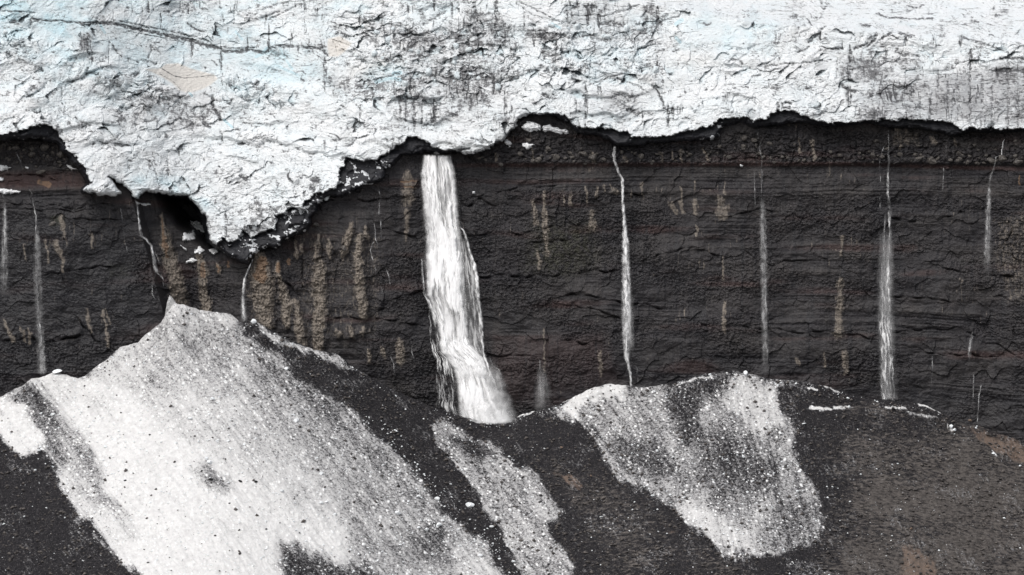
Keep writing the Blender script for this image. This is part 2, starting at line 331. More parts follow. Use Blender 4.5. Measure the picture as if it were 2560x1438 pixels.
RIBS = [ # dry buff ribs of rock: x, y, width
 [(405,530,4),(408,570,12),(415,610,24),(425,650,30),(440,700,32),(450,755,34)],[(498,640,14),(508,680,24),(505,710,16),(513,750,22),(518,778,24)],
 [(645,640,22),(650,665,38),(655,700,50),(658,745,54),(660,790,38),(672,830,18)],[(692,655,7),(697,690,14),(705,725,18),(718,760,26),(715,790,20),(718,815,12)],
 [(737,750,9),(745,780,15),(748,820,20),(755,865,22)],[(797,590,9),(790,640,14),(800,670,28),(795,720,32),(800,770,28),(795,820,30),(795,865,24)],
 [(878,560,12),(870,595,17),(862,625,15),(855,642,7)],[(902,590,12),(895,640,20),(898,700,22),(905,760,20),(908,792,14)],[(912,570,9),(918,592,9)],
 [(738,600,5),(742,642,7)],[(755,612,9),(752,636,8)],[(820,600,7),(826,645,7)],[(545,662,6),(549,682,9)],[(842,826,10),(846,838,12)],[(875,820,9),(880,834,16)],[(908,822,10),(906,832,12)],
 [(998,850,14),(1000,872,26),(1002,905,22)],[(955,872,12),(960,895,13)],[(922,878,9),(925,905,9)],[(1022,430,12),(1020,445,34),(1024,465,36),(1020,505,30)],
 [(1018,525,13),(1016,560,15),(1016,600,8)],[(1332,500,12),(1340,560,14)],[(1360,480,8),(1362,510,12),(1362,550,18),(1366,620,12),(1368,640,8)],
 [(1408,475,3),(1410,515,4)],[(1426,475,5),(1428,513,7)],[(1466,470,7),(1468,515,4)],[(1492,468,7),(1492,497,6)],[(1478,530,13),(1482,570,20)],
 [(1510,463,7),(1511,480,7)],[(1526,463,7),(1538,480,13)],[(1605,458,5),(1606,486,5)],[(1701,468,4),(1703,505,9),(1708,530,11)],
 [(1735,505,18),(1738,533,13)],[(1675,508,12),(1690,530,12)],[(1811,452,3),(1811,485,7)],[(1800,495,20),(1806,512,30),(1806,536,34)],
 [(1738,455,6),(1738,472,7)],[(2102,700,18),(2100,760,20),(2096,835,30)],[(2110,880,15),(2113,932,13)],[(2105,590,6),(2103,640,6)],
 [(1808,640,4),(1809,700,7)],[(1812,755,6),(1810,800,11),(1810,830,12)],[(230,585,9),(232,620,7)],[(155,545,16),(160,590,8)],[(140,608,18),(158,650,13),(156,680,9)],
 [(10,800,6),(22,830,11),(32,852,13)],[(50,815,5),(62,850,8)],[(70,820,6),(76,858,9)],[(215,772,7),(228,830,8)],[(257,775,6),(265,825,7),(272,862,12)],[(264,772,4),(272,808,5)],
 [(2532,640,16),(2545,700,22)],[(2540,560,12),(2550,600,16)],[(2246,330,20),(2250,366,14)],[(2264,330,14),(2270,352,10)],[(2330,346,14),(2338,356,10)],[(2388,350,10),(2386,362,7)],
 [(2030,352,7),(2036,400,9)],[(1995,345,6),(2000,380,6)],[(1760,372,6),(1770,400,9)],[(1700,378,8),(1705,405,8)],[(1650,383,8),(1655,402,8)],[(1680,378,6),(1684,400,6)],
 [(1330,360,5),(1335,400,8)],[(1240,385,6),(1243,402,6)],[(1560,392,9),(1565,402,12)],[(1480,385,14),(1485,405,12)],[(1345,630,10),(1350,670,14)],[(1500,880,8),(1502,940,10)],
 [(2060,885,6),(2062,915,6)],[(1990,895,8),(1998,910,10)],[(1360,820,5),(1362,930,6)],[(115,600,6),(120,655,6)],[(60,610,4),(62,650,5)],[(2400,720,4),(2402,700,5)],[(1740,560,6),(1742,590,6)]]
PALE = [[(405,545,4),(412,610,14),(418,640,12)],[(655,650,20),(650,690,38)],[(695,660,7),(697,680,10)],[(722,648,5),(722,660,5)],[(545,665,5),(548,680,7)],
 [(570,655,4),(573,668,5)],[(504,660,12),(508,690,14)],[(1005,455,5),(1040,453,4)],[(1010,468,5),(1035,467,4)],[(510,560,4),(512,575,4)],[(100,455,12),(122,462,14)],[(2548,440,5),(2548,460,7)]]
CLIFF_BASE_SHAPE_X = [-140, 250, 330, 350, 400, 470, 530, 600, 900, 1040, 1090, 1150, 1300, 1800, 2300, 2470, 2530, 2720]
CLIFF_BASE_SHAPE_Y = [-5, -4.5, -3.5, 1.5, 4.5, 5.0, 3.0, .5, -1.5, .5, 1.2, .3, -.6, 0, -.5, -1.2, -3.6, -5]
def cliff_shape(px, py):
    # the left block's flank runs down and to the right, so shift the profile with height
    sh = np.where(px < 600, np.clip((py - 500) * .28, -20, 80), 0) * sst(600, 420, px)
    y = np.interp(px - sh, CLIFF_BASE_SHAPE_X, CLIFF_BASE_SHAPE_Y)
    y = y + sst(880, 1040, py) * .8
    q = np.zeros(px.shape); region(q, px, py, [(405,468),(530,476),(558,600),(540,625),(505,596),(460,560),(425,520)], 1.0, 26); y = y + 15 * q
    # stepped back shelf under the ice on the left, boulder bed standing proud on the right
    y = y + 3.0 * sst(478, 440, py) * sst(360, 250, px)
    y = y - 1.0 * sst(418, 405, py) * sst(1150, 1250, px)
    return y
def strata(px, py):
    wz = py + 10 * perlin(px / 420., py / 300., 11) + 4 * perlin(px / 120., py / 60., 12) - .035 * np.clip(px - 1900, 0, 900) * sst(600, 900, py)
    b = perlin(wz / 26., px / 1500., 3) * .9 + perlin(wz / 11., px / 700., 4) * .55 + perlin(wz / 4.6, px / 300., 5) * .3
    return b, wz
def cliff_fields(px, py):
    y = cliff_shape(px, py)
    b, wz = strata(px, py)
    rub = sst(-.15, .35, fbm(px / 260., py / 110., 21, 3) + .25 * (perlin(wz / 60., px / 2000., 8)))       # rubbly conglomerate beds
    for zone, s in (([(1160,330),(2600,330),(2600,412),(1160,412)], 1.0), ([(1160,420),(2600,420),(2600,500),(1160,470)], .08),
                    ([(-100,505),(330,505),(330,840),(-100,840)], .25), ([(-100,350),(190,350),(210,405),(-100,410)], .9),
                    ([(1180,520),(1640,520),(1640,680),(1180,690)], .9), ([(2480,540),(2600,540),(2600,720),(2480,720)], 1.0)):
        region(rub, px, py, zone, s, 10)
    bm = .15 + .95 * sst(-.15, .45, fbm(px / 240., py / 55., 22, 3)); region(bm, px, py, [(1180,425),(2600,425),(2600,505),(1180,480)], .9, 20); region(bm, px, py, [(-100,520),(330,520),(330,900),(-100,900)], .2, 30)
    y = y - b * (.40 - .12 * rub) * bm
    qx = px + 8 * perlin(px / 30., py / 30., 31); qy = py + 8 * perlin(px / 30., py / 30., 32)
    f1, f2, rid, pl = worley(qx / 17., qy / 12., 2)
    ra = np.full(px.shape, .45); region(ra, px, py, [(1160,330),(2600,330),(2600,412),(1160,412)], 1.5, 8); region(ra, px, py, [(-100,350),(190,350),(210,405),(-100,410)], 1.5, 8)
    y = y - rub * ra * (.30 * (np.minimum(f2 - f1, .5)) + .40 * pl + .15 * rid)
    f1, f2, rid2, pl2 = worley(qx / 7., qy / 5.5, 5)
    y = y - (.15 + .85 * rub) * (.16 * np.minimum(f2 - f1, .5) + .26 * pl2)
    f1, f2, r3, pl3 = worley(qx / 55., qy / 42., 9)
    y = y - 1.3 * pl3 * .30
    y = y - 1.5 * fbm(px / 170., py / 120., 41, 5, .55) - (.10 + .22 * rub) * fbm(px / 9., py / 6., 51, 3, .7)
    cr = np.zeros(px.shape)
    wx = px + 9 * perlin(px / 40., py / 40., 61); wy = py + 7 * perlin(px / 35., py / 35., 62)
    for dep, pts in CR:
        xs = [p[0] for p in pts]; ys = [p[1] for p in pts]
        m = (px > min(xs) - 60) & (px < max(xs) + 60) & (py > min(ys) - 60) & (py < max(ys) + 60)
        if not m.any(): continue
        d, _ = dist_line(wx[m], wy[m], pts)
        ly = np.interp(wx[m], *zip(*sorted([(p[0], p[1]) for p in pts])))
        up = wy[m] < ly
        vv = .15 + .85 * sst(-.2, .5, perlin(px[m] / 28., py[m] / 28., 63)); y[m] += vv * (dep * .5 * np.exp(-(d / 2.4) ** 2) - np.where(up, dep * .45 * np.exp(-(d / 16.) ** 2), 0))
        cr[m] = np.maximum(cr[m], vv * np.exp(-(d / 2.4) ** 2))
    tan = np.zeros(px.shape); pale = np.zeros(px.shape)
    tx = px + 5 * perlin(px / 14., py / 22., 71) + 2.5 * perlin(px / 5., py / 7., 72); ty = py + 4 * perlin(px / 12., py / 12., 73)
    but = np.zeros(px.shape)
    for r in RIBS:
        if 390 < r[0][0] < 930: r = [(p[0], p[1], p[2] * 1.22) for p in r]; stroke(but, tx, ty, [(p[0], p[1], p[2] * 1.3) for p in r], s=1., soft=.8)
        stroke(tan, tx, ty, r, s=.95 if r[0][0] < 930 else .80, soft=.75)
    for r in PALE: stroke(pale, tx, ty, r, s=.75, soft=.5)
    y = y - .5 * blur_any(tan) - 1.1 * blur_any(but) * (1 + .5 * perlin(px / 14., py / 16., 74) + .35 * perlin(px / 5., py / 6., 77))
    region(tan, px + 12 * perlin(px / 20., py / 20., 75), py, [(2490,545),(2600,520),(2600,770),(2520,760),(2480,650)], .46, 22); region(tan, px, py, [(-100,352),(185,352),(200,405),(-100,408)], .30, 12)
    region(tan, px + 10 * perlin(px / 16., py / 30., 76), py, [(2225,325),(2300,330),(2295,362),(2230,368)], .50, 8)
    tan = np.maximum(tan, .34 * sst(40, 0, np.abs(px - 850) - 90) * sst(540, 600, py) * sst(900, 820, py))
    # scattered small dry streaks
    v = fbm(px / 7., py / 60., 81, 3) + .5 * fbm(px / 300., py / 130., 83, 2)
    tan = np.maximum(tan, .62 * sst(.50, .78, v))
    bed = np.clip(.5 + .9 * b * .5 * bm + .5 * fbm(px / 200., py / 60., 91, 3), 0, 1) * .75
    rust = np.clip(sst(.15, .7, fbm(px / 330., py / 45., 101, 3)) * .7, 0, 1)
    stroke(rust, px, py, [(1140,414),(1600,412),(2100,410),(2600,424)], 9, .9, .8)
    stroke(rust, px, py, [(1150,452),(1300,456),(1500,452)], 10, .5, .8)
    region(rust, px, py, [(-120,430),(200,430),(215,470),(-120,474)], .75, 10)
    region(rust, px, py, [(1240,860),(1500,840),(1560,960),(1240,1020)], .5, 30)
    moss = np.zeros(px.shape)
    region(moss, px, py, [(1340,560),(1480,560),(1490,650),(1420,690),(1320,670)], .55, 40)
    region(moss, px, py, [(125,540),(160,540),(160,562),(125,565)], .9, 8); region(moss, px, py, [(270,660),(325,660),(320,690),(275,695)], .7, 12)
    wet_shade = np.clip(sst(.05, .5, fbm(px / 18., py / 260., 111, 3)) * .6 + .15, 0, 1)
    region(wet_shade, px, py, [(-120,540),(340,530),(410,780),(300,900),(0,1000),(-120,1000)], 1.1, 60)
    region(wet_shade, px, py, [(1280,880),(2700,960),(2700,1150),(1250,1080)], .7, 70)
    for a, b_ in ((1040, 1210), (1540, 1590), (2190, 2240)): wet_shade = np.maximum(wet_shade, .8 * sst(30, 0, np.abs(px - (a + b_) / 2) - (b_ - a) / 2) * sst(370, 420, py))
    region(wet_shade, px, py, [(425,478),(520,490),(548,610),(540,640),(500,600),(456,560)], 1.4, 26)  # the ice cave hollow: its shade painted into the rock colour
    wet_shade = np.maximum(wet_shade, cr * .7) * (1 - .8 * np.clip(tan, 0, 1))  # cracks darkened as well, painting the shade under the ledges
    return y, np.stack([tan, rust, moss], -1), np.stack([bed, wet_shade, pale], -1)
def blur_any(a):
    return blur(a, 3) if a.ndim == 2 and min(a.shape) > 8 else a
STEP = 2.0
cxs = np.arange(-100, 2661, STEP); cys = np.arange(270, 1180, STEP)
CPX, CPY = np.meshgrid(cxs, cys)
CYY, cm1, cm2 = cliff_fields(CPX, CPY)
CSM = blur(CYY, 5); CWS = blur(blur(CYY, 9), 9)
def cliff_y(px, py, smooth=True):
    A = CWS if smooth == 2 else (CSM if smooth else CYY)
    i = np.clip((np.asarray(py, float) - cys[0]) / STEP, 0, len(cys) - 1.001); j = np.clip((np.asarray(px, float) - cxs[0]) / STEP, 0, len(cxs) - 1.001)
    i0 = i.astype(int); j0 = j.astype(int); fi = i - i0; fj = j - j0
    return (A[i0, j0] * (1 - fi) * (1 - fj) + A[i0 + 1, j0] * fi * (1 - fj) + A[i0, j0 + 1] * (1 - fi) * fj + A[i0 + 1, j0 + 1] * fi * fj)
def build_cliff():
    x, y, z = at(CPX, CPY, CYY)
    V = np.stack([x, y, z], -1).reshape(-1, 3)
    Q = grid_quads(*CPX.shape)
    fx = CPX[:-1, :-1].ravel(); fy = CPY[:-1, :-1].ravel()
    bx = np.array([p[0] for p in BASE]); by = np.array([p[1] for p in BASE]); o = np.argsort(bx)
    lo = np.interp(fx, bx[o], by[o])
    keep = (fy > lo - 80) & (fy < apron_top(fx) + 90)
    V, Q, A = compact(V, Q[keep], {'m1': cm1.reshape(-1, 3), 'm2': cm2.reshape(-1, 3)})
    o = link('cliff', raw_mesh('cliff', V, Q, False, A), M_CLIFF)
    return tag(o, kind='structure')
cliff = build_cliff()

# ------------------------------------------------------------------ the glacier
VD = [ # dark vertical run-off streaks: x, y0, y1, width, strength
(283,25,55,2,.6),(230,130,160,3,.8),(272,95,160,2,.6),(330,5,40,2,.7),(355,15,45,2,.6),(370,5,35,5,.8),(383,15,25,4,.7),(402,35,70,3,.7),(470,8,33,4,.8),(450,10,30,3,.7),
(478,60,85,2,.6),(500,70,95,2,.5),(533,72,100,3,.8),(480,105,140,7,.75),(553,110,180,5,.85),(555,185,220,2,.6),(565,190,220,2,.5),(585,25,60,2,.6),(558,40,60,3,.7),
(527,105,120,2,.7),(619,95,125,3,.8),(672,60,130,4,.9),(710,115,140,2,.6),(728,85,112,3,.7),(745,112,140,3,.7),(763,60,85,3,.7),(665,35,50,5,.8),(900,35,62,6,.8),
(812,150,225,9,.7),(825,195,215,8,.7),(834,215,238,4,.6),(1085,0,25,8,.8),(1130,10,45,5,.8),(1240,0,40,8,.8),(1262,60,110,8,.7),(1170,100,130,8,.6),(1015,240,300,9,.7),
(1035,250,330,6,.7),(1000,245,290,7,.7),(1085,255,300,11,.9),(1055,270,310,5,.7),(1235,200,230,8,.85),(1250,210,235,7,.8),(1262,230,290,2.5,.9),(1266,250,315,2,.7),
(1175,235,250,5,.7),(900,275,300,4,.6),(985,200,240,6,.6),(1025,200,235,6,.7),(1418,20,68,3,.7),(1428,25,68,4,.6),(1470,15,69,9,1.),(1482,12,30,7,.9),(1497,38,66,6,.95),
(1425,2,12,8,.9),(1445,5,25,5,.8),(1512,18,32,4,.7),(1575,15,30,5,.8),(1615,18,85,10,.68),(1643,20,60,6,.85),(1335,75,115,9,.72),(1310,10,70,2,.7),(1390,105,150,4,.7),
(1360,120,150,5,.6),(1643,140,160,5,.85),(1465,215,310,7,.8),(1463,290,320,5,.6),(1495,215,235,3,.8),(1502,210,235,3,.8),(1440,250,280,4,.7),(1426,270,290,3,.7),
(1670,262,312,5,.9),(1682,265,292,6,.85),(1695,265,282,3,.8),(1701,265,285,2,.7),(1706,265,278,3,.7),(1607,265,302,3,.7),(1815,190,215,2,.7),(2050,72,105,6,.75),(2105,105,122,2,.8),
(2125,118,158,8,.85),(2265,88,112,7,.8),(2215,122,140,7,.7),(2122,165,198,12,.68),(2092,150,195,3,.7),(2122,222,266,11,.8),(2230,20,40,2,.6),(2402,93,117,6,.8),(2333,88,112,4,.6),
(2427,128,172,7,.9),(2447,140,160,3,.7),(2520,135,195,5,.7),(2370,205,282,6,.6),(2325,248,300,7,.75),(2425,170,322,5,.68),(2520,170,322,7,.55),(2480,180,322,5,.55),(2345,180,230,4,.6),
(2300,240,300,6,.55),(2395,180,300,6,.5),(2455,190,260,8,.5),(2545,200,310,8,.55),(1955,255,275,4,.7),(540,545,560,4,.5),(565,538,590,4,.75),(612,565,590,5,.8),(625,565,585,6,.7),(645,562,580,6,.6),
(1185,0,50,5,.7),(1192,20,60,6,.6),(1020,12,40,6,.6),(985,85,112,6,.6),(1060,85,115,8,.5),(940,88,118,6,.55),(810,352,372,6,.6),(840,352,372,5,.6),(1240,45,92,9,.7),(1255,40,92,6,.6),
(203,85,128,6,.7),(211,82,128,7,.65),(219,84,128,7,.7),(226,90,132,4,.6),(155,215,255,2,.6),(305,280,295,2,.5),(260,290,300,2,.5),(1195,280,300,6,.5),(1178,250,270,4,.5),(700,255,285,3,.5)]
LN = [ # dirt bands and fractures: width, strength, points
(3.0,.8,[(79,47),(100,51),(140,53),(200,58),(240,56)]),(5.0,.95,[(240,58),(258,57),(290,60),(330,70),(400,84),(440,95),(475,100),(510,112),(540,118),(560,128),(595,130),(625,124)]),
(3.6,.85,[(615,120),(640,128),(664,132),(685,114),(740,116),(770,120),(805,121),(812,132),(820,140)]),(2,.65,[(300,53),(400,74),(480,90),(520,102)]),(2,.6,[(320,78),(420,98),(480,108)]),
(1.6,.7,[(0,27),(50,30),(85,32)]),(2,.6,[(560,118),(600,122),(640,119)]),(2,.6,[(660,22),(690,12),(720,5),(760,2)]),(2.2,.6,[(670,50),(700,36),(735,18),(750,10)]),(2,.6,[(655,45),(700,28)]),
(2.4,.7,[(275,105),(285,120),(295,135),(305,142)]),(2.5,.6,[(300,140),(330,150),(345,155)]),(3,.8,[(470,58),(480,68),(492,75),(515,80)]),(2.5,.7,[(378,115),(380,125),(370,145)]),
(3,.6,[(355,150),(390,160),(370,155)]),(6,.55,[(350,240),(380,240),(400,255)]),(5,.55,[(400,245),(430,252),(465,262)]),(7,.5,[(285,250),(310,245)]),(4,.55,[(290,290),(315,275),(340,262)]),
(4,.6,[(345,300),(370,305),(390,297)]),(3,.7,[(190,295),(210,308),(225,313)]),(4,.6,[(265,360),(290,348),(300,335)]),(5,.95,[(532,243),(531,258),(532,270),(545,285),(552,300)]),
(7,.8,[(508,285),(512,312),(525,316)]),(5,.7,[(480,310),(500,314)]),(3,.6,[(553,330),(557,358)]),(8,.95,[(604,443),(614,446)]),(11,.95,[(785,449),(795,450)]),(8,.9,[(776,470),(783,472)]),
(2,.6,[(374,402),(385,418),(392,440),(398,465)]),(1.6,.5,[(420,400),(421,440)]),(3,.5,[(690,262),(720,255),(745,262)]),(2,.6,[(890,262),(905,278),(900,292)]),(3,.7,[(910,212),(912,205),(940,200),(975,190),(1000,182)]),
(7,.7,[(955,145),(985,155),(1010,150)]),(8,.6,[(1060,60),(1085,45),(1110,30)]),(14,.55,[(1050,30),(1060,48)]),(18,.52,[(1070,85),(1082,112)]),(16,.5,[(1245,50),(1260,88)]),(10,.55,[(955,60),(965,92)]),
(12,.5,[(915,90),(945,110)]),(8,.55,[(930,45),(965,35)]),(4,.6,[(1190,160),(1220,178),(1245,205)]),(6,.6,[(1205,200),(1235,195)]),(5,.7,[(850,80),(868,92)]),(9,.5,[(1045,190),(1060,205)]),
(10,.55,[(1025,190),(1035,215)]),(14,.55,[(1005,250),(1045,260),(1095,260)]),(14,.45,[(970,262),(1000,300)]),(5,.8,[(1462,16),(1478,18),(1492,20)]),(7,.75,[(1505,62),(1530,58),(1558,62)]),
(11,.55,[(1480,92),(1518,100)]),(5,.8,[(1450,90),(1476,88)]),(8,.55,[(1395,90),(1440,96)]),(4,.7,[(1415,30),(1440,18)]),(11,.55,[(1540,232),(1568,246)]),(12,.5,[(1545,260),(1570,255)]),(5,.6,[(1565,275),(1590,282),(1610,280)]),
(9,.6,[(1355,130),(1395,140)]),(5,.75,[(1418,172),(1428,170)]),(6,.7,[(1430,198),(1445,204)]),(4,.85,[(1358,235),(1375,245)]),(6,.65,[(1345,92),(1368,103)]),(1.6,.6,[(1300,5),(1340,25),(1390,50),(1450,68)]),
(1.6,.55,[(1290,8),(1335,40),(1400,55)]),(1.6,.6,[(1500,42),(1560,28),(1600,12)]),(1.8,.6,[(1620,70),(1660,52),(1700,40)]),(1.8,.6,[(1500,38),(1440,40),(1410,32)]),(2.5,.6,[(1475,212),(1520,195),(1560,185),(1600,190)]),
(2.2,.6,[(1545,195),(1600,218),(1620,232)]),(3,.85,[(1630,215),(1645,228),(1655,250),(1662,272)]),(7,.6,[(1575,275),(1630,285)]),(7,.5,[(1545,305),(1575,300)]),(6,.45,[(1780,185),(1810,180),(1830,190)]),
(5,.6,[(1835,150),(1850,152),(1855,160)]),(2.4,.7,[(1880,192),(1900,190)]),(3,.7,[(2065,65),(2045,85),(2030,100),(2020,106)]),(3,.9,[(2058,118),(2080,123),(2105,122)]),(3,.75,[(2135,122),(2165,112),(2178,92)]),
(3.5,.85,[(2193,82),(2186,100),(2170,115)]),(3,.8,[(2200,100),(2228,82)]),(6,.7,[(2250,82),(2285,92)]),(7,.7,[(2240,128),(2262,138),(2295,140)]),(8,.52,[(2130,152),(2200,156),(2265,150)]),(7,.5,[(2200,172),(2230,178)]),
(7,.85,[(2105,213),(2122,226),(2135,230)]),(2.8,.75,[(2195,35),(2212,42),(2240,45),(2270,47),(2330,47)]),(5,.75,[(2155,62),(2175,65)]),(3,.55,[(2350,52),(2400,56)]),(5,.7,[(2430,53),(2445,55)]),
(3.5,.7,[(2400,92),(2460,110),(2520,132)]),(5,.85,[(2500,145),(2560,147)]),(7,.78,[(2495,175),(2560,177)]),(3,.6,[(2270,30),(2290,18)]),(4,.7,[(2193,34),(2198,33)]),(4,.75,[(2270,16),(2290,18)]),
(3,.65,[(1920,165),(1960,160),(1985,158)]),(2.2,.6,[(1925,178),(1990,160),(2080,150)]),(3,.6,[(1995,132),(2010,125),(2022,118)]),(4,.8,[(1945,258),(1945,285)]),(5,.8,[(1965,256),(1975,258)]),(5,.8,[(1960,270),(1975,270)]),
(6,.6,[(1180,345),(1200,352),(1225,360)]),(5,.6,[(830,352),(880,350)]),(2,.6,[(620,350),(640,345),(660,350)]),(9,.55,[(55,100),(65,130)]),(8,.55,[(35,110),(45,130)]),(7,.5,[(0,120),(30,140)]),(4,.6,[(110,60),(78,48),(76,70)]),
(4,.5,[(210,165),(190,200),(165,215)]),(4,.5,[(225,140),(218,175),(212,195)]),(3,.5,[(197,135),(180,170),(175,190)]),(8,.5,[(250,190),(300,215)]),(9,.5,[(290,205),(310,225)]),(6,.8,[(330,190),(345,185)])]
TEAL = [(4,[(640,142),(655,135),(668,120)]),(3,[(700,120),(712,145),(730,172)]),(3,[(690,163),(715,175),(742,186)]),(5,[(940,205),(975,195),(1000,200)]),(3,[(560,300),(580,318)]),(2.5,[(445,195),(480,240)]),
 (3,[(250,60),(262,82)]),(3,[(140,60),(135,80)]),(3,[(590,80),(605,98)]),(6,[(985,185),(1000,182)]),(4,[(1690,95),(1700,105)]),(5,[(1690,60),(1705,50)]),(3,[(160,50),(158,75)]),(3,[(1380,60),(1400,70)])]
BLUE = [([(-120,-80),(210,-80),(200,60),(130,100),(60,60),(-120,70)],.95),([(85,10),(140,-5),(145,80),(80,90)],.9),([(140,20),(200,0),(205,110),(140,110)],.8),([(200,60),(560,60),(820,120),(820,225),(620,230),(480,180),(210,140)],.50),
 ([(590,80),(620,60),(600,105)],.8),([(300,130),(400,140),(380,170),(290,150)],.55),([(640,100),(700,110),(740,180),(650,180)],.7),([(920,180),(1005,180),(1000,215),(940,225)],.85),([(1090,15),(1140,15),(1120,60),(1080,50)],.7),
 ([(860,0),(930,0),(900,20),(850,20)],.6),([(1560,60),(1620,70),(1620,105),(1560,95)],.85),([(1380,50),(1600,80),(1600,180),(1460,190),(1420,110)],.5),([(1700,40),(1840,40),(1920,75),(1920,125),(1700,115)],.85),
 ([(1430,120),(1560,100),(1580,170),(1450,180)],.6),([(2100,95),(2200,75),(2180,120),(2120,120)],.5),([(2320,100),(2560,110),(2560,150),(2330,130)],.4),([(1240,80),(1300,100),(1290,160),(1230,140)],.5),([(1030,-10),(1090,10),(1060,40),(1010,20)],.5),
 ([(330,460),(360,455),(470,470),(500,520),(480,500),(360,476),(340,490)],.9),([(240,170),(330,190),(300,300),(200,250)],.35),([(1200,0),(1260,0),(1230,30)],.5)]
TANP = [([(364,173),(400,171),(415,160),(445,158),(480,172),(535,187),(545,197),(528,212),(505,224),(485,230),(468,232),(450,227),(430,208),(400,190)],1.),
 ([(820,97),(850,90),(880,108),(862,130),(845,142),(822,142),(818,115)],1.),([(870,165),(960,150),(965,165),(880,188)],.5),([(280,200),(330,200),(310,240),(250,240)],.3),([(1700,130),(1800,140),(1760,170),(1680,160)],.3),([(1580,190),(1620,185),(1640,215)],.3)]
SMOOTH = [([(230,55),(560,115),(820,125),(815,225),(650,200),(480,150),(240,130)],.25),([(90,0),(200,0),(205,110),(85,100)],.3),([(1320,10),(1620,0),(1620,60),(1480,75),(1330,70)],.35),([(1700,40),(1840,40),(1900,100),(1700,115)],.25),
 ([(2240,180),(2600,150),(2600,325),(2200,290)],.5),([(560,60),(830,50),(830,130),(560,120)],.5),([(364,173),(480,165),(545,197),(520,270),(470,240),(400,200)],.12),([(1640,-80),(2700,-80),(2700,90),(2000,60),(1640,20)],.45)]
JUMBLE = [([(250,180),(420,200),(420,270),(250,260)],1.),([(860,40),(1010,60),(1280,60),(1320,200),(1180,240),(950,180),(830,110)],1.),([(1340,60),(1650,70),(1640,190),(1360,200)],.9),([(560,180),(700,200),(680,260),(560,240)],.9),
 ([(-100,60),(80,90),(80,150),(-100,150)],.9),([(600,480),(860,460),(830,560),(620,600)],.9),([(880,120),(1200,120),(1200,240),(900,260)],.9)]
wx_ = np.array([p[0] for p in BASE], float); wy_ = np.array([p[1] for p in BASE], float)
_e = np.interp(np.arange(-140, 2721, 10.), wx_[np.argsort(wx_)], wy_[np.argsort(wx_)])
_e = np.convolve(np.pad(_e, 12, mode='edge'), np.ones(25) / 25, mode='valid')
def edge_smooth(px): return np.interp(px, np.arange(-140, 2721, 10.), _e)
_cs = np.interp(np.arange(-140, 2721, 10.), CLIFF_BASE_SHAPE_X, CLIFF_BASE_SHAPE_Y); _cs = np.convolve(np.pad(_cs, 10, mode='edge'), np.ones(21) / 21, mode='valid')
def glacier_base(px, py):
    h = (edge_smooth(px) - py) * S
    y = np.interp(px, np.arange(-140, 2721, 10.), _cs) - 6.0 + .50 * np.maximum(h, -8)
    # the flatter upper glacier: low on the right, out of the frame on the left
    topline = np.interp(px, [-140, 300, 560, 900, 1300, 1640, 1900, 2100, 2300, 2560, 2720], [-60, -40, 5, -10, -5, 12, 60, 72, 95, 110, 115])
    y = y + 2.4 * S * np.maximum(topline - py, 0)
    return y
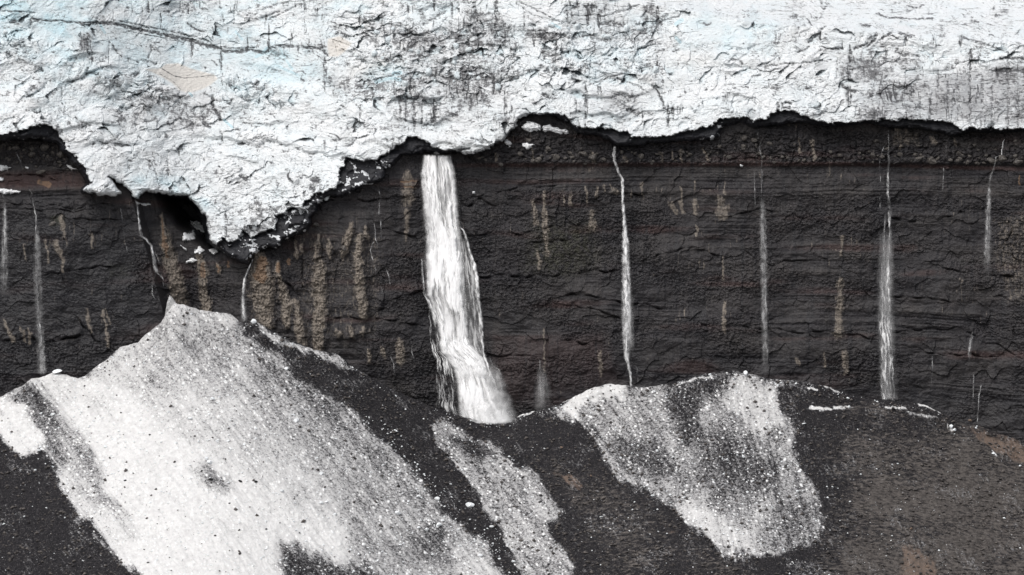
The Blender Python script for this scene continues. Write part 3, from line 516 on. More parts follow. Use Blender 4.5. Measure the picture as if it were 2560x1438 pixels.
def glacier_fields(px, py):
    y = glacier_base(px, py)
    smo = np.ones(px.shape)
    for p, s in SMOOTH: region(smo, px, py, p, s, 14)
    jum = np.full(px.shape, .25)
    for p, s in JUMBLE: region(jum, px, py, p, s, 30)
    wx = px + 26 * perlin(px / 120., py / 90., 201) + 9 * perlin(px / 40., py / 30., 202); wy = py + 20 * perlin(px / 110., py / 80., 203) + 8 * perlin(px / 38., py / 28., 204)
    th = np.radians(28); c, s = np.cos(th), np.sin(th)
    a1 = (wx * c - wy * s); b1 = (wx * s + wy * c)                 # fabric rising to the right (left half)
    th = np.radians(-12); c, s = np.cos(th), np.sin(th)
    a2 = (wx * c - wy * s); b2 = (wx * s + wy * c)
    R1 = 0; R2 = 0
    for lam, amp in ((150, 1.9), (64, .8), (28, .36), (13, .22), (6, .15)):
        fn = (lambda x, y, sd_, o: 1.5 * perlin(x, y, sd_)) if lam > 20 else ridged
        R1 = R1 + amp * fn(a1 / (lam * 1.9), b1 / lam, 210 + lam, 1); R2 = R2 + amp * fn(a2 / (lam * 2.0), b2 / lam, 230 + lam, 1)
    k = sst(-.25, .25, perlin(px / 500., py / 300., 250) + (900 - px) / 1500.)
    R = lerp(R2, R1, k)
    f1, f2, rid, pl = worley(wx / 30., wy / 22., 3); B = 2.3 * pl + 1.1 * rid + .5 * np.minimum(f2 - f1, .4)
    f1b, f2b, ridb, plb = worley(wx / 11., wy / 8., 7); B2 = .95 * plb + .45 * ridb
    f1c, f2c, ridc, plc = worley(a1 / 80., b1 / 46., 13); B3 = 3.0 * plc + 1.2 * ridc
    rel = smo * (R * .38 + jum * (B + B2 * 1.2) * .30) + .10 * fbm(px / 10., py / 5., 260, 3)
    # smooth towards the rim
    sx = px + 18 * perlin(px / 50., py / 36., 350); sy = py + 12 * perlin(px / 46., py / 30., 351)
    st = (sy + .22 * sx * sst(1000, 300, px)) / 62. + .5 * perlin(sx / 170., sy / 120., 352)
    fr = st - np.floor(st); step = sst(0., .72, fr) * sst(1., .80, fr)
    gx = px * .951 - py * .309 + 7 * perlin(px / 25., py / 25., 360) + 20 * perlin(px / 130., py / 100., 362); gy = px * .309 + py * .951 + 7 * perlin(px / 25., py / 25., 361) + 30 * perlin(px / 150., py / 110., 363)
    f1, f2, r9, p9 = worley(gx / 50., gy / 30., 23); f1, f2, r8, p8 = worley(gx / 18., gy / 12., 29)
    fm = .12 + .88 * sst(-.1, .55, fbm(px / 120., py / 80., 364, 3) + .35 * jum); fm2 = .1 + .9 * sst(-.1, .5, fbm(px / 70., py / 45., 365, 3))
    rel = rel + smo ** .6 * ((1.5 * p9 + .5 * r9) * .90 * fm + (.8 * p8 + .3 * r8) * .70 * fm2)
    rel = rel + .9 * step * (.05 + .95 * sst(.0, .45, perlin(px / 210., py / 130., 353))) * (1 - .65 * sst(1700, 2000, px)) * (.4 + .6 * smo)
    y = y - rel
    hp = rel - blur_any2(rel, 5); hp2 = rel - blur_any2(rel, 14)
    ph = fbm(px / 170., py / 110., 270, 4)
    dirt_shade = .50 * sst(.05, .60, -hp * 2.0 - .30 + .32 * ph) + .20 * sst(.3, 1.0, -hp2 * 1.3 + .35 * ph)  # dirt gathered in hollows, strengthened with painted shade so they look deeper
    patch = sst(-.05, .5, ph + .1)
    # thin fractures and dirt lines along the fabric
    ln1 = 1 - np.abs(perlin(a1 / 75., b1 / 13., 281)) * 7; ln2 = 1 - np.abs(perlin(a2 / 90., b2 / 11., 282)) * 7; ln3 = 1 - np.abs(perlin(wx / 30., wy / 26., 283)) * 8
    dirt_shade = np.maximum(dirt_shade, np.clip(lerp(ln2, ln1, k), 0, 1) * (.13 + .34 * patch)); dirt_shade = np.maximum(dirt_shade, np.clip(ln3, 0, 1) * (.10 + .34 * patch) * (.4 + .6 * jum))
    sh = sst(.1, .5, fbm(px / 60., py / 40., 284, 3))
    ln4 = 1 - np.abs(perlin(a1 / 26., b1 / 5.5, 287)) * 5; ln5 = 1 - np.abs(perlin(a2 / 30., b2 / 5., 288)) * 5
    dirt_shade = np.maximum(dirt_shade, np.clip(lerp(ln5, ln4, k), 0, 1) * (.20 + .46 * sh))
    dirt_shade = np.maximum(dirt_shade, .70 * sst(.28, .68, fbm(a2 / 34., b2 / 12., 289, 4, .65) + .3 * ph))
    lay = 1 - np.abs(perlin(px / 260., (py - .14 * px * sst(900, 200, px) + 9 * perlin(px / 130., py / 60., 286.5)) / 3.6, 285)) * 6
    laym = np.zeros(px.shape)
    for p, s in (([(230,30),(560,95),(820,110),(820,215),(600,180),(470,140),(230,130)],.62),([(2180,165),(2330,180),(2420,155),(2660,150),(2660,325),(2180,300),(2200,230)],.74),([(1960,180),(2300,170),(2200,310),(1960,300)],.5),
                 ([(1900,-80),(2660,-80),(2660,90),(1900,60)],.52),([(1650,-80),(1900,-80),(1900,40),(1650,30)],.45),([(100,120),(240,130),(240,240),(150,240)],.5),([(1320,0),(1620,0),(1620,60),(1320,70)],.5)):
        region(laym, px, py, p, s, 16)
    dirt_shade = np.maximum(dirt_shade, laym * np.clip(lay, 0, 1) * (.85 + .5 * perlin(px / 60., py / 14., 286)))
    drp = fbm((px + 7 * perlin(px / 60., py / 50., 291)) / 5.5, py / 55., 290, 3) + .35 * ph; dm = np.full(px.shape, .25)
    for p, s in (([(2180,165),(2660,150),(2660,325),(2180,300)],1.),([(440,0),(820,0),(820,130),(440,110)],.7),([(940,0),(1300,0),(1290,340),(1000,340)],.75),([(1400,0),(1680,0),(1660,120),(1400,110)],.6),([(590,555),(760,540),(740,620),(560,620)],1.)):
        region(dm, px, py, p, s, 24)
    dirt_shade = np.maximum(dirt_shade, dm * .85 * sst(.26, .56, drp))
    vdk = np.zeros(px.shape); lx_ = px + 2.2 * perlin(px / 7., py / 16., 300) + 1.2 * perlin(px / 3., py / 5., 303); ly_ = py + 5 * perlin(px / 3., py / 40., 304)
    for x, y0, y1, w, s in VD:
        stroke(vdk, lx_, ly_, [(x, y0 - 2, w * .7), (x + .5, y0 + (y1 - y0) * .3, w * 1.35 + .6), (x + .3, y0 + (y1 - y0) * .7, w * 1.15 + .5), (x, y1 + 2, w * .35)], None, s, .8)
    dirt_shade = np.maximum(dirt_shade, vdk * np.clip(.78 + .75 * perlin(px / 2.6, py / 14., 305) + .5 * perlin(px / 9., py / 2.6, 306), 0, 1.1))
    lnk = np.zeros(px.shape)
    lx = px + 2.5 * perlin(px / 12., py / 9., 301); ly = py + 2.5 * perlin(px / 14., py / 9., 302)
    for w, s, pts in LN: stroke(lnk, lx, ly, pts, w * 1.35 + .8, s, .8)
    dirt_shade = np.maximum(dirt_shade, lnk * np.clip(.85 + .7 * perlin(px / 7., py / 3.2, 307) + .4 * perlin(px / 2.8, py / 2.8, 308), 0, 1.1))
    grey = np.zeros(px.shape)
    for p, s in (([(2200,180),(2330,190),(2440,165),(2660,150),(2660,325),(2150,300),(2190,240)],.75),([(2080,140),(2300,140),(2320,200),(2100,230)],.5),([(960,60),(1280,40),(1300,330),(960,330),(1000,150)],.42),([(2130,230),(2300,230),(2320,300),(2140,300)],.6),
                 ([(250,200),(620,240),(600,330),(280,320)],.35),([(195,82),(230,82),(230,130),(195,130)],.9),([(800,180),(1000,200),(980,260),(800,240)],.3),([(560,540),(700,520),(690,600),(560,610)],.5),([(1500,220),(1600,220),(1600,300),(1500,300)],.5),([(150,0),(820,0),(820,200),(300,150)],.22),([(1290,0),(1660,0),(1650,120),(1300,110)],.28)):
        region(grey, px, py, p, s, 26)
    grey = np.clip(grey + .22 * ph + .30 * fbm(px / 55., py / 30., 342, 4, .65), 0, 1)
    blue = np.clip(.10 + .30 * sst(1000, 300, px) * sst(300, 80, py) + (.18 + .3 * sst(1100, 500, px) * sst(420, 200, py)) * fbm(px / 110., py / 60., 310, 4), 0, .6)
    bx = px + 14 * perlin(px / 30., py / 26., 311) + 45 * perlin(px / 120., py / 90., 315); by = py + 12 * perlin(px / 30., py / 26., 312) + 22 * perlin(px / 110., py / 90., 316)
    for p, s in BLUE: region(blue, bx, by, p, s * .9 * (1 if p[0][0] < 900 else .55), 34)
    blue = blue * (.65 + .7 * sst(-.3, .4, fbm(px / 60., py / 40., 313, 4)))
    blue = np.clip(blue + .6 * sst(.15, 1.0, -hp2) * sst(420, 200, py), 0, 1)
    for w, pts in TEAL: stroke(blue, px, py, pts, w * 1.5, 1.9, .5)
    tan = np.zeros(px.shape)
    for p, s in TANP:
        q = np.zeros(px.shape); region(q, px, py, p, s, 3 if s == 1 else 20); tan = np.maximum(tan, q); dirt_shade = dirt_shade * (1 - .93 * q * (s == 1)); grey = grey * (1 - q)
    stroke(dirt_shade, px, py, [(405,172),(435,190),(462,195),(500,192),(535,187)], 2, .62, .5); stroke(dirt_shade, px, py, [(400,185),(432,203),(450,222)], 1.6, .5, .5)
    # the dark, debris-rich basal layer
    ex = px + 7 * perlin(px / 26., py / 20., 320) + 3.5 * perlin(px / 9., py / 8., 321) + 2 * perlin(px / 4., py / 4., 322)
    ey = py + 6 * perlin(px / 24., py / 20., 323) + 3.5 * perlin(px / 9., py / 8., 324) + 2 * perlin(px / 4., py / 4., 325)
    def sd(x, yy, line):
        d, _ = dist_line(x, yy, line); return np.where(inside(x, yy, line + [(2720, -400), (-140, -400)]), d, -d)
    sb = sd(px + .5 * (ex - px), py + .5 * (ey - py), BASE); sw = sd(ex, ey, WHITE)
    dark = sst(3, -3, sw)
    mott = sst(-.05, .45, fbm(px / 17., py / 13., 330, 4, .6) + .5 * fbm(px / 60., py / 50., 334, 2)) * (sst(600, 640, px) * sst(1015, 950, px) + sst(1700, 1760, px) * sst(1860, 1800, px) + .6 * sst(150, 120, px) + .8 * sst(500, 560, px) * sst(660, 620, px))
    mott = np.maximum(mott, .8 * sst(.45, .7, fbm(px / 16., py / 7., 332, 4)))
    dk = dark * (1 - .95 * mott)
    dirt_shade = np.maximum(dirt_shade * (1 - dark), dk * 1.2)
    # stained ice just above the layer
    dirt_shade = np.maximum(dirt_shade, .55 * sst(16, 0, sw) * sst(-.1, .5, fbm(px / 10., py / 6., 331, 3)))
    dirt_shade = np.maximum(dirt_shade, .75 * sst(40, 4, sw) * sst(0., .5, fbm(px / 14., py / 9., 333, 3)) * (sst(20, 90, px) * sst(240, 150, px) + sst(560, 660, px) * sst(860, 780, px)))
    # rim: the lip rolls under and runs back to the rock
    near = sst(22, 0, sb); yy = lerp(y, np.minimum(y, glacier_base(px, py) + .6), near * .6)
    yy = yy + 1.6 * np.clip((9 - sb) / 9, 0, 1) ** 2 * (sb > 0) + dark * 2.2 * sst(-12, 2, -sw)
    yy = yy + np.where(sb < 0, 1.6 + np.minimum(-sb, 14) * 1.25, 0)
    yy = yy + .45 * lnk * (1 - tan) + .25 * vdk * (1 - dark)
    dens = np.clip(.34 + .55 * fbm(px / 90., py / 60., 340, 4) + .45 * fbm(px / 24., py / 18., 341, 3) + .55 * grey + .25 * jum, 0, 1.25) * (.35 + .65 * smo ** .5) * (1 - tan) * (1 - .6 * np.clip(blue, 0, 1))
    return yy, sb, sw, np.stack([dirt_shade, blue, tan], -1), np.stack([grey, dens, dark], -1)
def blur_any2(a, r): return blur(a, r)
def build_glacier():
    xs = np.arange(-100, 2661, STEP); ys = np.arange(-50, 675, STEP)
    PX, PY = np.meshgrid(xs, ys)
    Y, sb, sw, a1, a2 = glacier_fields(PX, PY)
    x, y, z = at(PX, PY, Y); V = np.stack([x, y, z], -1).reshape(-1, 3); Q = grid_quads(*PX.shape)
    keep = sb[:-1, :-1].ravel() > -15
    band = (sw[:-1, :-1].ravel() < 1) & keep
    A = {'m1': a1.reshape(-1, 3), 'm2': a2.reshape(-1, 3)}
    V1, Q1, A1 = compact(V, Q[keep & ~band], A)
    # the glacier goes on behind the upper rim of the view
    n = len(xs[::10]); rows = []; r0 = V.reshape(PX.shape + (3,))[0, ::10]
    g = tag(link('glacier', raw_mesh('glacier', V1, Q1, False, A1), M_GL), kind='structure')
    V2, Q2, A2 = compact(V, Q[band], A)
    link('basal_ice', raw_mesh('basal_ice', V2, Q2, True, A2), M_BASAL, g)['label'] = 'black debris-rich ice layer under the white ice'
    for i, (dy, dz) in enumerate(((0, 0), (40, 8), (120, 20), (300, 38), (700, 60), (1500, 90))):
        rows.append(r0 * (1 if i == 0 else 1) + np.array([0, dy, dz]) + np.array([1, 0, 0]) * (r0[:, :1] * dy / 900))
    VV = np.concatenate(rows); QQ = grid_quads(len(rows), n)[:, ::-1]
    link('upper_ice', raw_mesh('upper_ice', VV, QQ, True, {'m1': np.tile([.1, .2, 0], (len(VV), 1)), 'm2': np.zeros((len(VV), 3))}), M_GL, g)
    return g, PX, PY, Y
glacier, GPX, GPY, GY_ = build_glacier()

# ------------------------------------------------------------------ the snow cone, the debris mound
AR = [ # snow cover: brightness, softness, outline
(.74,14,[(-120,985),(20,975),(78,940),(140,925),(200,940),(300,860),(405,795),(412,700),(440,745),(580,775),(604,806),(640,850),(700,900),(760,950),(850,1000),(900,1040),(960,1095),(1010,1150),(1040,1195),(1090,1255),(1160,1310),(1230,1370),(1275,1440),(1300,1560),
  (420,1560),(360,1438),(330,1420),(270,1370),(225,1310),(190,1270),(150,1220),(135,1190),(120,1160),(108,1128),(60,1140),(20,1100),(-120,1070)]),
(.95,45,[(180,1010),(330,1010),(440,1090),(560,1150),(700,1240),(860,1330),(900,1560),(430,1560),(360,1438),(290,1350),(230,1220),(180,1100)]),(.84,16,[(560,775),(604,806),(640,860),(620,900),(560,860)]),(.85,16,[(75,942),(140,926),(200,942),(330,985),(300,1010),(180,990)]),
(.60,40,[(380,800),(600,820),(800,980),(1000,1180),(1180,1330),(1240,1438),(900,1438),(850,1250),(700,1080),(540,960),(380,960)]),
(.46,30,[(600,830),(680,890),(800,980),(940,1090),(1040,1200),(1100,1270),(1050,1270),(920,1150),(760,1020),(640,920)]),
(.42,22,[(60,960),(110,975),(150,1040),(180,1130),(150,1180),(110,1120),(90,1060),(30,990)]),
(.54,30,[(150,1040),(210,1080),(300,1260),(330,1350),(250,1260),(170,1150)]),
(.9,10,[(0,1010),(50,1010),(100,1080),(90,1130),(50,1130),(0,1080)]),
(.15,12,[(600,806),(625,812),(700,850),(800,905),(870,960),(960,1020),(1000,1100),(900,1035),(780,960),(700,895),(650,860)]),
(.62,9,[(632,800),(700,836),(790,876),(850,886),(890,920),(850,920),(780,895),(700,862),(640,828)]),
(.05,14,[(900,940),(1100,1022),(1080,1060),(1070,1100),(1110,1150),(1170,1220),(1240,1310),(1290,1400),(1300,1470),(1280,1450),(1200,1350),(1100,1255),(1030,1170),(960,1090),(890,1030),(850,960)]),
(.42,32,[(1010,1330),(1060,1300),(1110,1330),(1130,1400),(1060,1400),(1020,1370)]),(.55,24,[(485,1165),(520,1160),(570,1200),(600,1240),(560,1245),(500,1210)]),
(.28,28,[(700,1365),(760,1375),(850,1410),(950,1430),(1000,1500),(760,1500),(700,1420)]),(.60,20,[(860,1290),(1000,1330),(1020,1400),(940,1380)]),
(.56,10,[(1066,1066),(1110,1052),(1150,1064),(1180,1095),(1230,1112),(1290,1150),(1340,1190),(1372,1235),(1396,1272),(1390,1300),(1368,1320),(1400,1360),(1430,1410),(1460,1500),(1300,1500),(1290,1400),(1255,1335),(1215,1275),(1160,1195),(1110,1135),(1078,1095)]),
(.25,12,[(1120,1090),(1180,1100),(1240,1140),(1200,1150),(1150,1125)]),
(.54,14,[(1375,1020),(1440,988),(1500,958),(1600,966),(1650,962),(1700,950),(1780,935),(1860,925),(1930,945),(1990,947),(1950,965),(1944,1010),(1965,1040),(1990,1090),(2000,1150),(2040,1220),(2060,1270),(2062,1362),(2010,1366),(1960,1376),(1900,1392),(1830,1398),(1800,1392),(1780,1350),(1730,1312),(1680,1272),(1640,1242),(1560,1200),(1500,1130),(1470,1075),(1400,1045)]),
(.88,8,[(1400,1012),(1440,990),(1500,961),(1580,966),(1560,985),(1500,990),(1460,1010),(1450,1060),(1420,1035)]),
(.26,22,[(1655,965),(1720,958),(1780,940),(1860,930),(1780,975),(1750,1010),(1740,1100),(1700,1115),(1692,1040),(1665,1000)]),
(.34,24,[(1540,1100),(1640,1110),(1690,1170),(1640,1190),(1560,1150)]),
(.34,48,[(1740,1100),(1830,1060),(1900,1110),(1975,1200),(1900,1225),(1800,1225),(1750,1180)]),
(.72,14,[(1840,950),(1950,960),(1940,1010),(1960,1060),(1900,1090),(1850,1040),(1800,1010)]),
(.76,18,[(1720,1250),(1800,1290),(1880,1330),(1890,1385),(1830,1392),(1790,1370),(1740,1310),(1690,1265)]),
(.45,18,[(1960,1230),(2050,1260),(2060,1350),(1960,1370),(1900,1330)]),
(.03,10,[(1960,960),(2010,955),(2110,985),(2090,1200),(2110,1400),(2070,1300),(2050,1240),(2010,1150),(2000,1090),(1950,1010)]),
(.26,14,[(1980,1400),(2060,1395),(2100,1440),(2000,1450)]),(.16,20,[(1420,1290),(1620,1260),(1640,1300),(1470,1340)]),(.30,12,[(1960,950),(2000,948),(2010,960),(1965,962)])]
def apron_depth(px, py):
    top = apron_top(px); h = np.maximum(py - np.maximum(top, np.interp(px, np.arange(-140, 2721, 10.), _tss)), 0) * S
    sm = np.interp(px, np.arange(-140, 2721, 10.), _tsm)
    y = np.interp(px, np.arange(-140, 2721, 10.), _dsm)
    yl = y - 1.22 * (py - sm) * S
    y0 = y - 1.0 * np.sqrt((h * .6) ** 2 + h * 1.5)
    k = sst(0, 9, h)
    out = lerp(y0, np.minimum(yl, y0 - .0), k)
    out = out - .9 * fbm(px / 230., py / 160., 401, 3) * k
    return out
_tsm = np.interp(np.arange(-140, 2721, 10.), TX, TY); 
_tss = np.convolve(np.pad(_tsm, 3, mode='edge'), np.ones(7) / 7, mode='valid')
for _ in (0, 1, 2): _tsm = np.convolve(np.pad(_tsm, 16, mode='edge'), np.ones(33) / 33, mode='valid')
_dsm = np.interp(np.arange(-140, 2721, 10.), [-140, 300, 420, 520, 700, 1200, 2720], [-12, -11, -7, -6, -6, -5, -6.0]); _dsm = np.convolve(np.pad(_dsm, 15, mode='edge'), np.ones(31) / 31, mode='valid')
def fall_coords(px, py):
    a = np.radians(np.interp(px, [-100, 200, 700, 1300, 1500, 1800, 2050, 2560], [48, 52, 48, 46, 52, 66, 84, 80]))
    a = np.radians(50) + 0 * px
    u1 = px * np.cos(a) + py * np.sin(a); v1 = -px * np.sin(a) + py * np.cos(a)
    a = np.radians(74); u2 = px * np.cos(a) + py * np.sin(a); v2 = -px * np.sin(a) + py * np.cos(a)
    return u1, v1, u2, v2, sst(1500, 1900, px)
def apron_fields(px, py):
    y = apron_depth(px, py)
    u1, v1, u2, v2, k = fall_coords(px, py)
    rill = lerp(fbm(u1 / 150., v1 / 16., 410, 4), fbm(u2 / 150., v2 / 18., 411, 4), k)
    fine = lerp(fbm(u1 / 34., v1 / 5., 412, 3), fbm(u2 / 30., v2 / 6., 413, 3), k)
    h = (py - apron_top(px)) * S; kk = sst(0, 2, h)
    f1, f2, rid, pl = worley(px / 7.5 + .3 * perlin(px / 20, py / 20, 3), py / 6.5, 17)
    f1b, f2b, ridb, plb = worley(px / 15., py / 13., 19)
    lump = sst(.36, .12, f1) * (rid > .86); lumpb = sst(.30, .1, f1b) * (ridb > .94)
    snow = np.zeros(px.shape)
    wx = px + 16 * perlin(px / 60., py / 60., 421) + 7 * perlin(px / 20., py / 20., 422) + 10 * rill; wy = py + 16 * perlin(px / 60., py / 60., 423) + 7 * perlin(px / 20., py / 20., 424) - 8 * rill
    for s, soft, poly in AR: region(snow, wx, wy, poly, s, soft)
    for w, s, pts in ((8,.95,[(2030,1020),(2070,1022),(2125,1018)]),(5,.9,[(2300,1011),(2345,1032)]),(6,.7,[(2210,1018),(2260,1020)]),(10,.8,[(2370,1065),(2392,1076)]),(8,.5,[(2260,1030),(2330,1045)]),(5,.8,[(2015,970),(2035,975)]),(4,.7,[(2050,964),(2100,982)]),
                      (5,.7,[(2475,1128),(2488,1140)]),(6,.7,[(1690,962),(1780,940)]),(4,.8,[(1420,1000),(1390,1012)]),(4,.8,[(1300,1040),(1330,1030)]),(3.5,.8,[(1196,1055),(1235,1058)])):
        stroke(snow, wx + 6 - 6, py + 3 * perlin(px / 15., py / 9., 430), pts, w, s, .7)
    g = fbm(px / 90., py / 70., 440, 4)
    snow = snow + .15 * rill * sst(.02, .3, snow) + .11 * fine * sst(.0, .3, snow) + .10 * g * sst(.02, .2, snow)
    snow = np.maximum(snow, .30 * sst(.35, .8, rill + .5 * g) * sst(1400, 1200, px))
    snow = snow + (.6 * lumpb + .38 * lump) * sst(.02, .4, snow)
    snow = snow - .22 * sst(.25, .02, f1) * (rid < .14) * sst(.1, .4, snow)
    snow = snow + .45 * lump * (rid > .93)
    snow = np.maximum(snow, .30 * sst(.0, .6, g + .6 * fine) * sst(.6, .3, snow))
    y = y - .35 * kk * fbm(px / 34., py / 26., 456, 4, .6)
    y = y - kk * (.30 * rill + .12 * fine + .18 * lump + .35 * lumpb + .12 * fbm(px / 12., py / 10., 450, 3))
    y = y - .5 * sst(0, 1.2, h) * sst(4, 1, h) * (fbm(px / 26., py / 20., 455, 3) + .3)
    brown = np.zeros(px.shape); orange = np.zeros(px.shape)
    region(brown, wx + 90 * perlin(px / 330., py / 190., 464) + 22 * perlin(px / 60., py / 40., 465), wy, [(2160,1090),(2350,1075),(2660,1110),(2660,1560),(2090,1560),(2150,1350),(2140,1200)], .85, 170)
    region(brown, wx, wy, [(2100,1000),(2300,1030),(2200,1060),(2110,1030)], .5, 14); region(brown, wx, wy, [(1330,1120),(1450,1150),(1620,1260),(1900,1438),(1500,1438),(1400,1230)], .38, 40)
    for p, s in (([(2400,1050),(2560,1105),(2720,1150),(2720,1250),(2560,1170),(2480,1130)],.62),([(2250,1360),(2330,1380),(2340,1480),(2240,1480)],.6),([(1385,1170),(1440,1190),(1450,1225),(1410,1215)],.62),([(1610,1290),(1700,1330),(1680,1350)],.45)):
        region(orange, wx, wy, p, s, 16)
    brown = brown * (.70 + .5 * sst(-.4, .4, fbm(px / 140., py / 90., 462, 4))) + .3 * fbm(px / 26., py / 9., 461, 3)
    return y, np.stack([snow, np.clip(brown, 0, 1), orange], -1), np.stack([g, np.clip(lump + lumpb, 0, 1), g], -1)
def build_apron():
    xs = np.arange(-100, 2661, STEP); nr = 245
    jit = 3.0 * fbm(xs / 14., xs * 0, 470, 4)
    top = apron_top(xs) + jit * .8
    t = np.linspace(0, 1, nr) ** 1.06
    PX = np.tile(xs, (nr, 1)); PY = top[None] + (1515 - top[None]) * t[:, None]
    Y, a1, a2 = apron_fields(PX, PY)
    x, y, z = at(PX, PY, Y); V = np.stack([x, y, z], -1)
    # back of the crest, falling away towards the rock, and the foot running down to the valley floor
    pre = [V[0] + np.array([0, dy, dz]) for dy, dz in ((5, -7), (2.2, -2.2), (.7, -.35))]
    post = [V[-1] + np.array([0, dy, dz]) for dy, dz in ((-14, -11), (-40, -30), (-70, -48))]
    VV = np.concatenate([np.stack(pre), V, np.stack(post)]); pad = lambda A: np.concatenate([np.repeat(A[:1], 3, 0), A, np.repeat(A[-1:], 3, 0)])
    a1, a2 = pad(a1), pad(a2); PXX = pad(PX); PYY = pad(PY); n2 = VV.shape[0]
    Q = grid_quads(n2, len(xs)); fx = PXX[:-1, :-1].ravel(); fy = PYY[:-1, :-1].ravel()
    split = np.interp(fy, [1058, 1150, 1300, 1438, 1600], [1262, 1330, 1430, 1490, 1540])
    A = {'m1': a1.reshape(-1, 3), 'm2': a2.reshape(-1, 3)}; out = []
    for name, m in (('snow_cone', fx < split), ('debris_mound', fx >= split)):
        v, q, a = compact(VV.reshape(-1, 3), Q[m], A)
        out.append(tag(link(name, raw_mesh(name, v, q, True, a), M_SNOW), kind='structure'))
    return out
snow_cone, debris_mound = build_apron()
fl = raw_mesh('valley_floor', np.array([(-900, -1700, -124), (900, -1700, -124), (900, -60, -124), (-900, -60, -124)], float), np.array([[0, 1, 2, 3]]))
tag(link('valley_floor', fl, M_FLOOR), kind='structure')

# ------------------------------------------------------------------ water
def sheet(name, parent, rows, step=2.0, across=1.6, lift=.7, dens=1., streak=(5., 45.), thr=(-.25, .45), foam=0., edge=.35, seed=0, fade=(10, 10), bulge=.6, floor=.0, mat=None):
    """a curtain of water between a left and a right edge; rows are (y, x left, x right, density)"""
    R = np.array(rows, float); ys = np.arange(R[0, 0], R[-1, 0] + .1, step)
    L = np.interp(ys, R[:, 0], R[:, 1]); Rr = np.interp(ys, R[:, 0], R[:, 2]); de = np.interp(ys, R[:, 0], R[:, 3])
    jl = 2.2 * fbm(ys / 14., ys * 0, 570 + seed, 3, .7) * np.clip((Rr - L) / 12, .25, 1.3); jr = 2.2 * fbm(ys / 14., ys * 0 + 7, 575 + seed, 3, .7) * np.clip((Rr - L) / 12, .25, 1.3)
    L = L + jl; Rr = np.maximum(Rr + jr, L + .8)
    n = max(4, int(max(Rr - L) / across)); u = np.linspace(0, 1, n + 1)
    PX = L[:, None] + (Rr - L)[:, None] * u[None]; PY = np.repeat(ys[:, None], n + 1, 1)
    U = (PX - L[:, None] * .5 - Rr[:, None] * .5); W = (Rr - L)[:, None]
    mid = (L + Rr)[:, None] / 2; uu = (u[None] - .5) * np.median(Rr - L)
    s1 = fbm(uu / streak[0] + .15 * perlin(PX / 30., PY / 60., seed), PY / streak[1], 500 + seed, 3, .5)
    s2 = fbm(uu / (streak[0] * 4), PY / (streak[1] * 2.2), 520 + seed, 3)
    s3 = fbm(uu / 3.0, PY / 9., 540 + seed, 3)
    a = sst(thr[0], thr[1], s1 * .8 + s2 * .7 + (.05 if name == 'water_curtain' else .14) * s3)
    a = floor + (1 - floor) * a
    if name == 'water_curtain': a = a * (1 - .95 * np.exp(-((PX - 1092 - .06 * (PY - 386)) / 4.2) ** 2) * sst(480, 405, PY))
    e = np.minimum(u, 1 - u)[None] * W + 1.2 * s3; ew = np.maximum(W * edge * (.5 + .5 * (perlin(PY / 18., u[None] * 3, 560 + seed) + 1) / 1.2), 1.0)
    if (Rr - L).max() < 34: a = a * (.35 + .75 * sst(-.35, .3, fbm(PY / 16. + 0 * PX, PX / 9., 580 + seed, 3)))
    a = a * sst(0, 1, e / ew) * de[:, None] * dens
    a = a * sst(0, 1, (PY - ys[0] - 4.5 * np.clip(perlin(PX / 6., PX * 0 + seed) + .3, 0, 2) * min(1, (Rr - L).max() / 40)) / max(fade[0], .1)) * sst(0, 1, (ys[-1] - PY) / max(fade[1], .1))
    y = cliff_y(PX, PY, 2) - lift - .5 - bulge * np.sqrt(np.clip(4 * u * (1 - u), 0, 1))[None] - .2 * a - .15 * s1
    y = y - .1 * s3 * a
    fo = np.clip(foam * sst(.1, .6, s3 + s1 * .5) * a, 0, 1)
    x, yy, z = at(PX, PY, y); V = np.stack([x, yy, z], -1).reshape(-1, 3); Q = grid_quads(*PX.shape)
    A = np.stack([np.clip(a, 0, 1), fo, fo], -1).reshape(-1, 3); qa = A[:, 0][Q].max(1)
    V, Q, AA = compact(V, Q, {'m1': A})
    return link(name, raw_mesh(name, V, Q, True, AA), mat or M_WATER, parent)
def path_rows(pts):
    """(x, y, width, density) -> rows"""
    return [(p[1], p[0] - p[2] * .5 - .4, p[0] + p[2] * .5 + .4, p[3]) for p in pts]
def thing(name, label, cat, px, py, group=None):
    o = bpy.data.objects.new(name, None); col.objects.link(o); o.empty_display_size = 1
    return tag(o, label, cat, group)
def fall(label, parts, group='meltwater falls down the dark cliff', name='waterfall'):
    t = thing(name, label, 'waterfall', 0, 0, group)
    for i, (nm, pts, kw) in enumerate(parts): sheet(nm, t, path_rows(pts), seed=len(bpy.data.objects) % 97, **kw)
    return t
mf = thing('waterfall', 'broad white waterfall pouring from beneath the glacier at the centre of the cliff', 'waterfall', 0, 0, 'meltwater falls down the dark cliff')
MAIN = [(386,1056,1130,.9),(407,1054,1133,1),(425,1052,1139,1),(435,1049,1141,1),(472,1052,1144,1),(500,1054,1146,1),(535,1057,1148,1),(565,1060,1150,1),(590,1062,1156,1),(610,1063,1158,1),(660,1060,1162,1),
 (700,1062,1163,1),(739,1064,1165,1),(757,1072,1166,1),(790,1084,1169,1),(816,1093,1171,1),(845,1098,1174,1),(862,1096,1180,1),(880,1098,1196,1),(896,1110,1216,1),(921,1130,1226,1),(957,1140,1238,1),(1004,1143,1256,1),(1037,1146,1272,1),(1062,1150,1280,1)]
sheet('water_curtain', mf, MAIN, dens=.85, lift=1.6, streak=(10., 70.), thr=(-.5, .3), floor=.3, edge=.16, seed=1, fade=(5, 3), bulge=1.2)
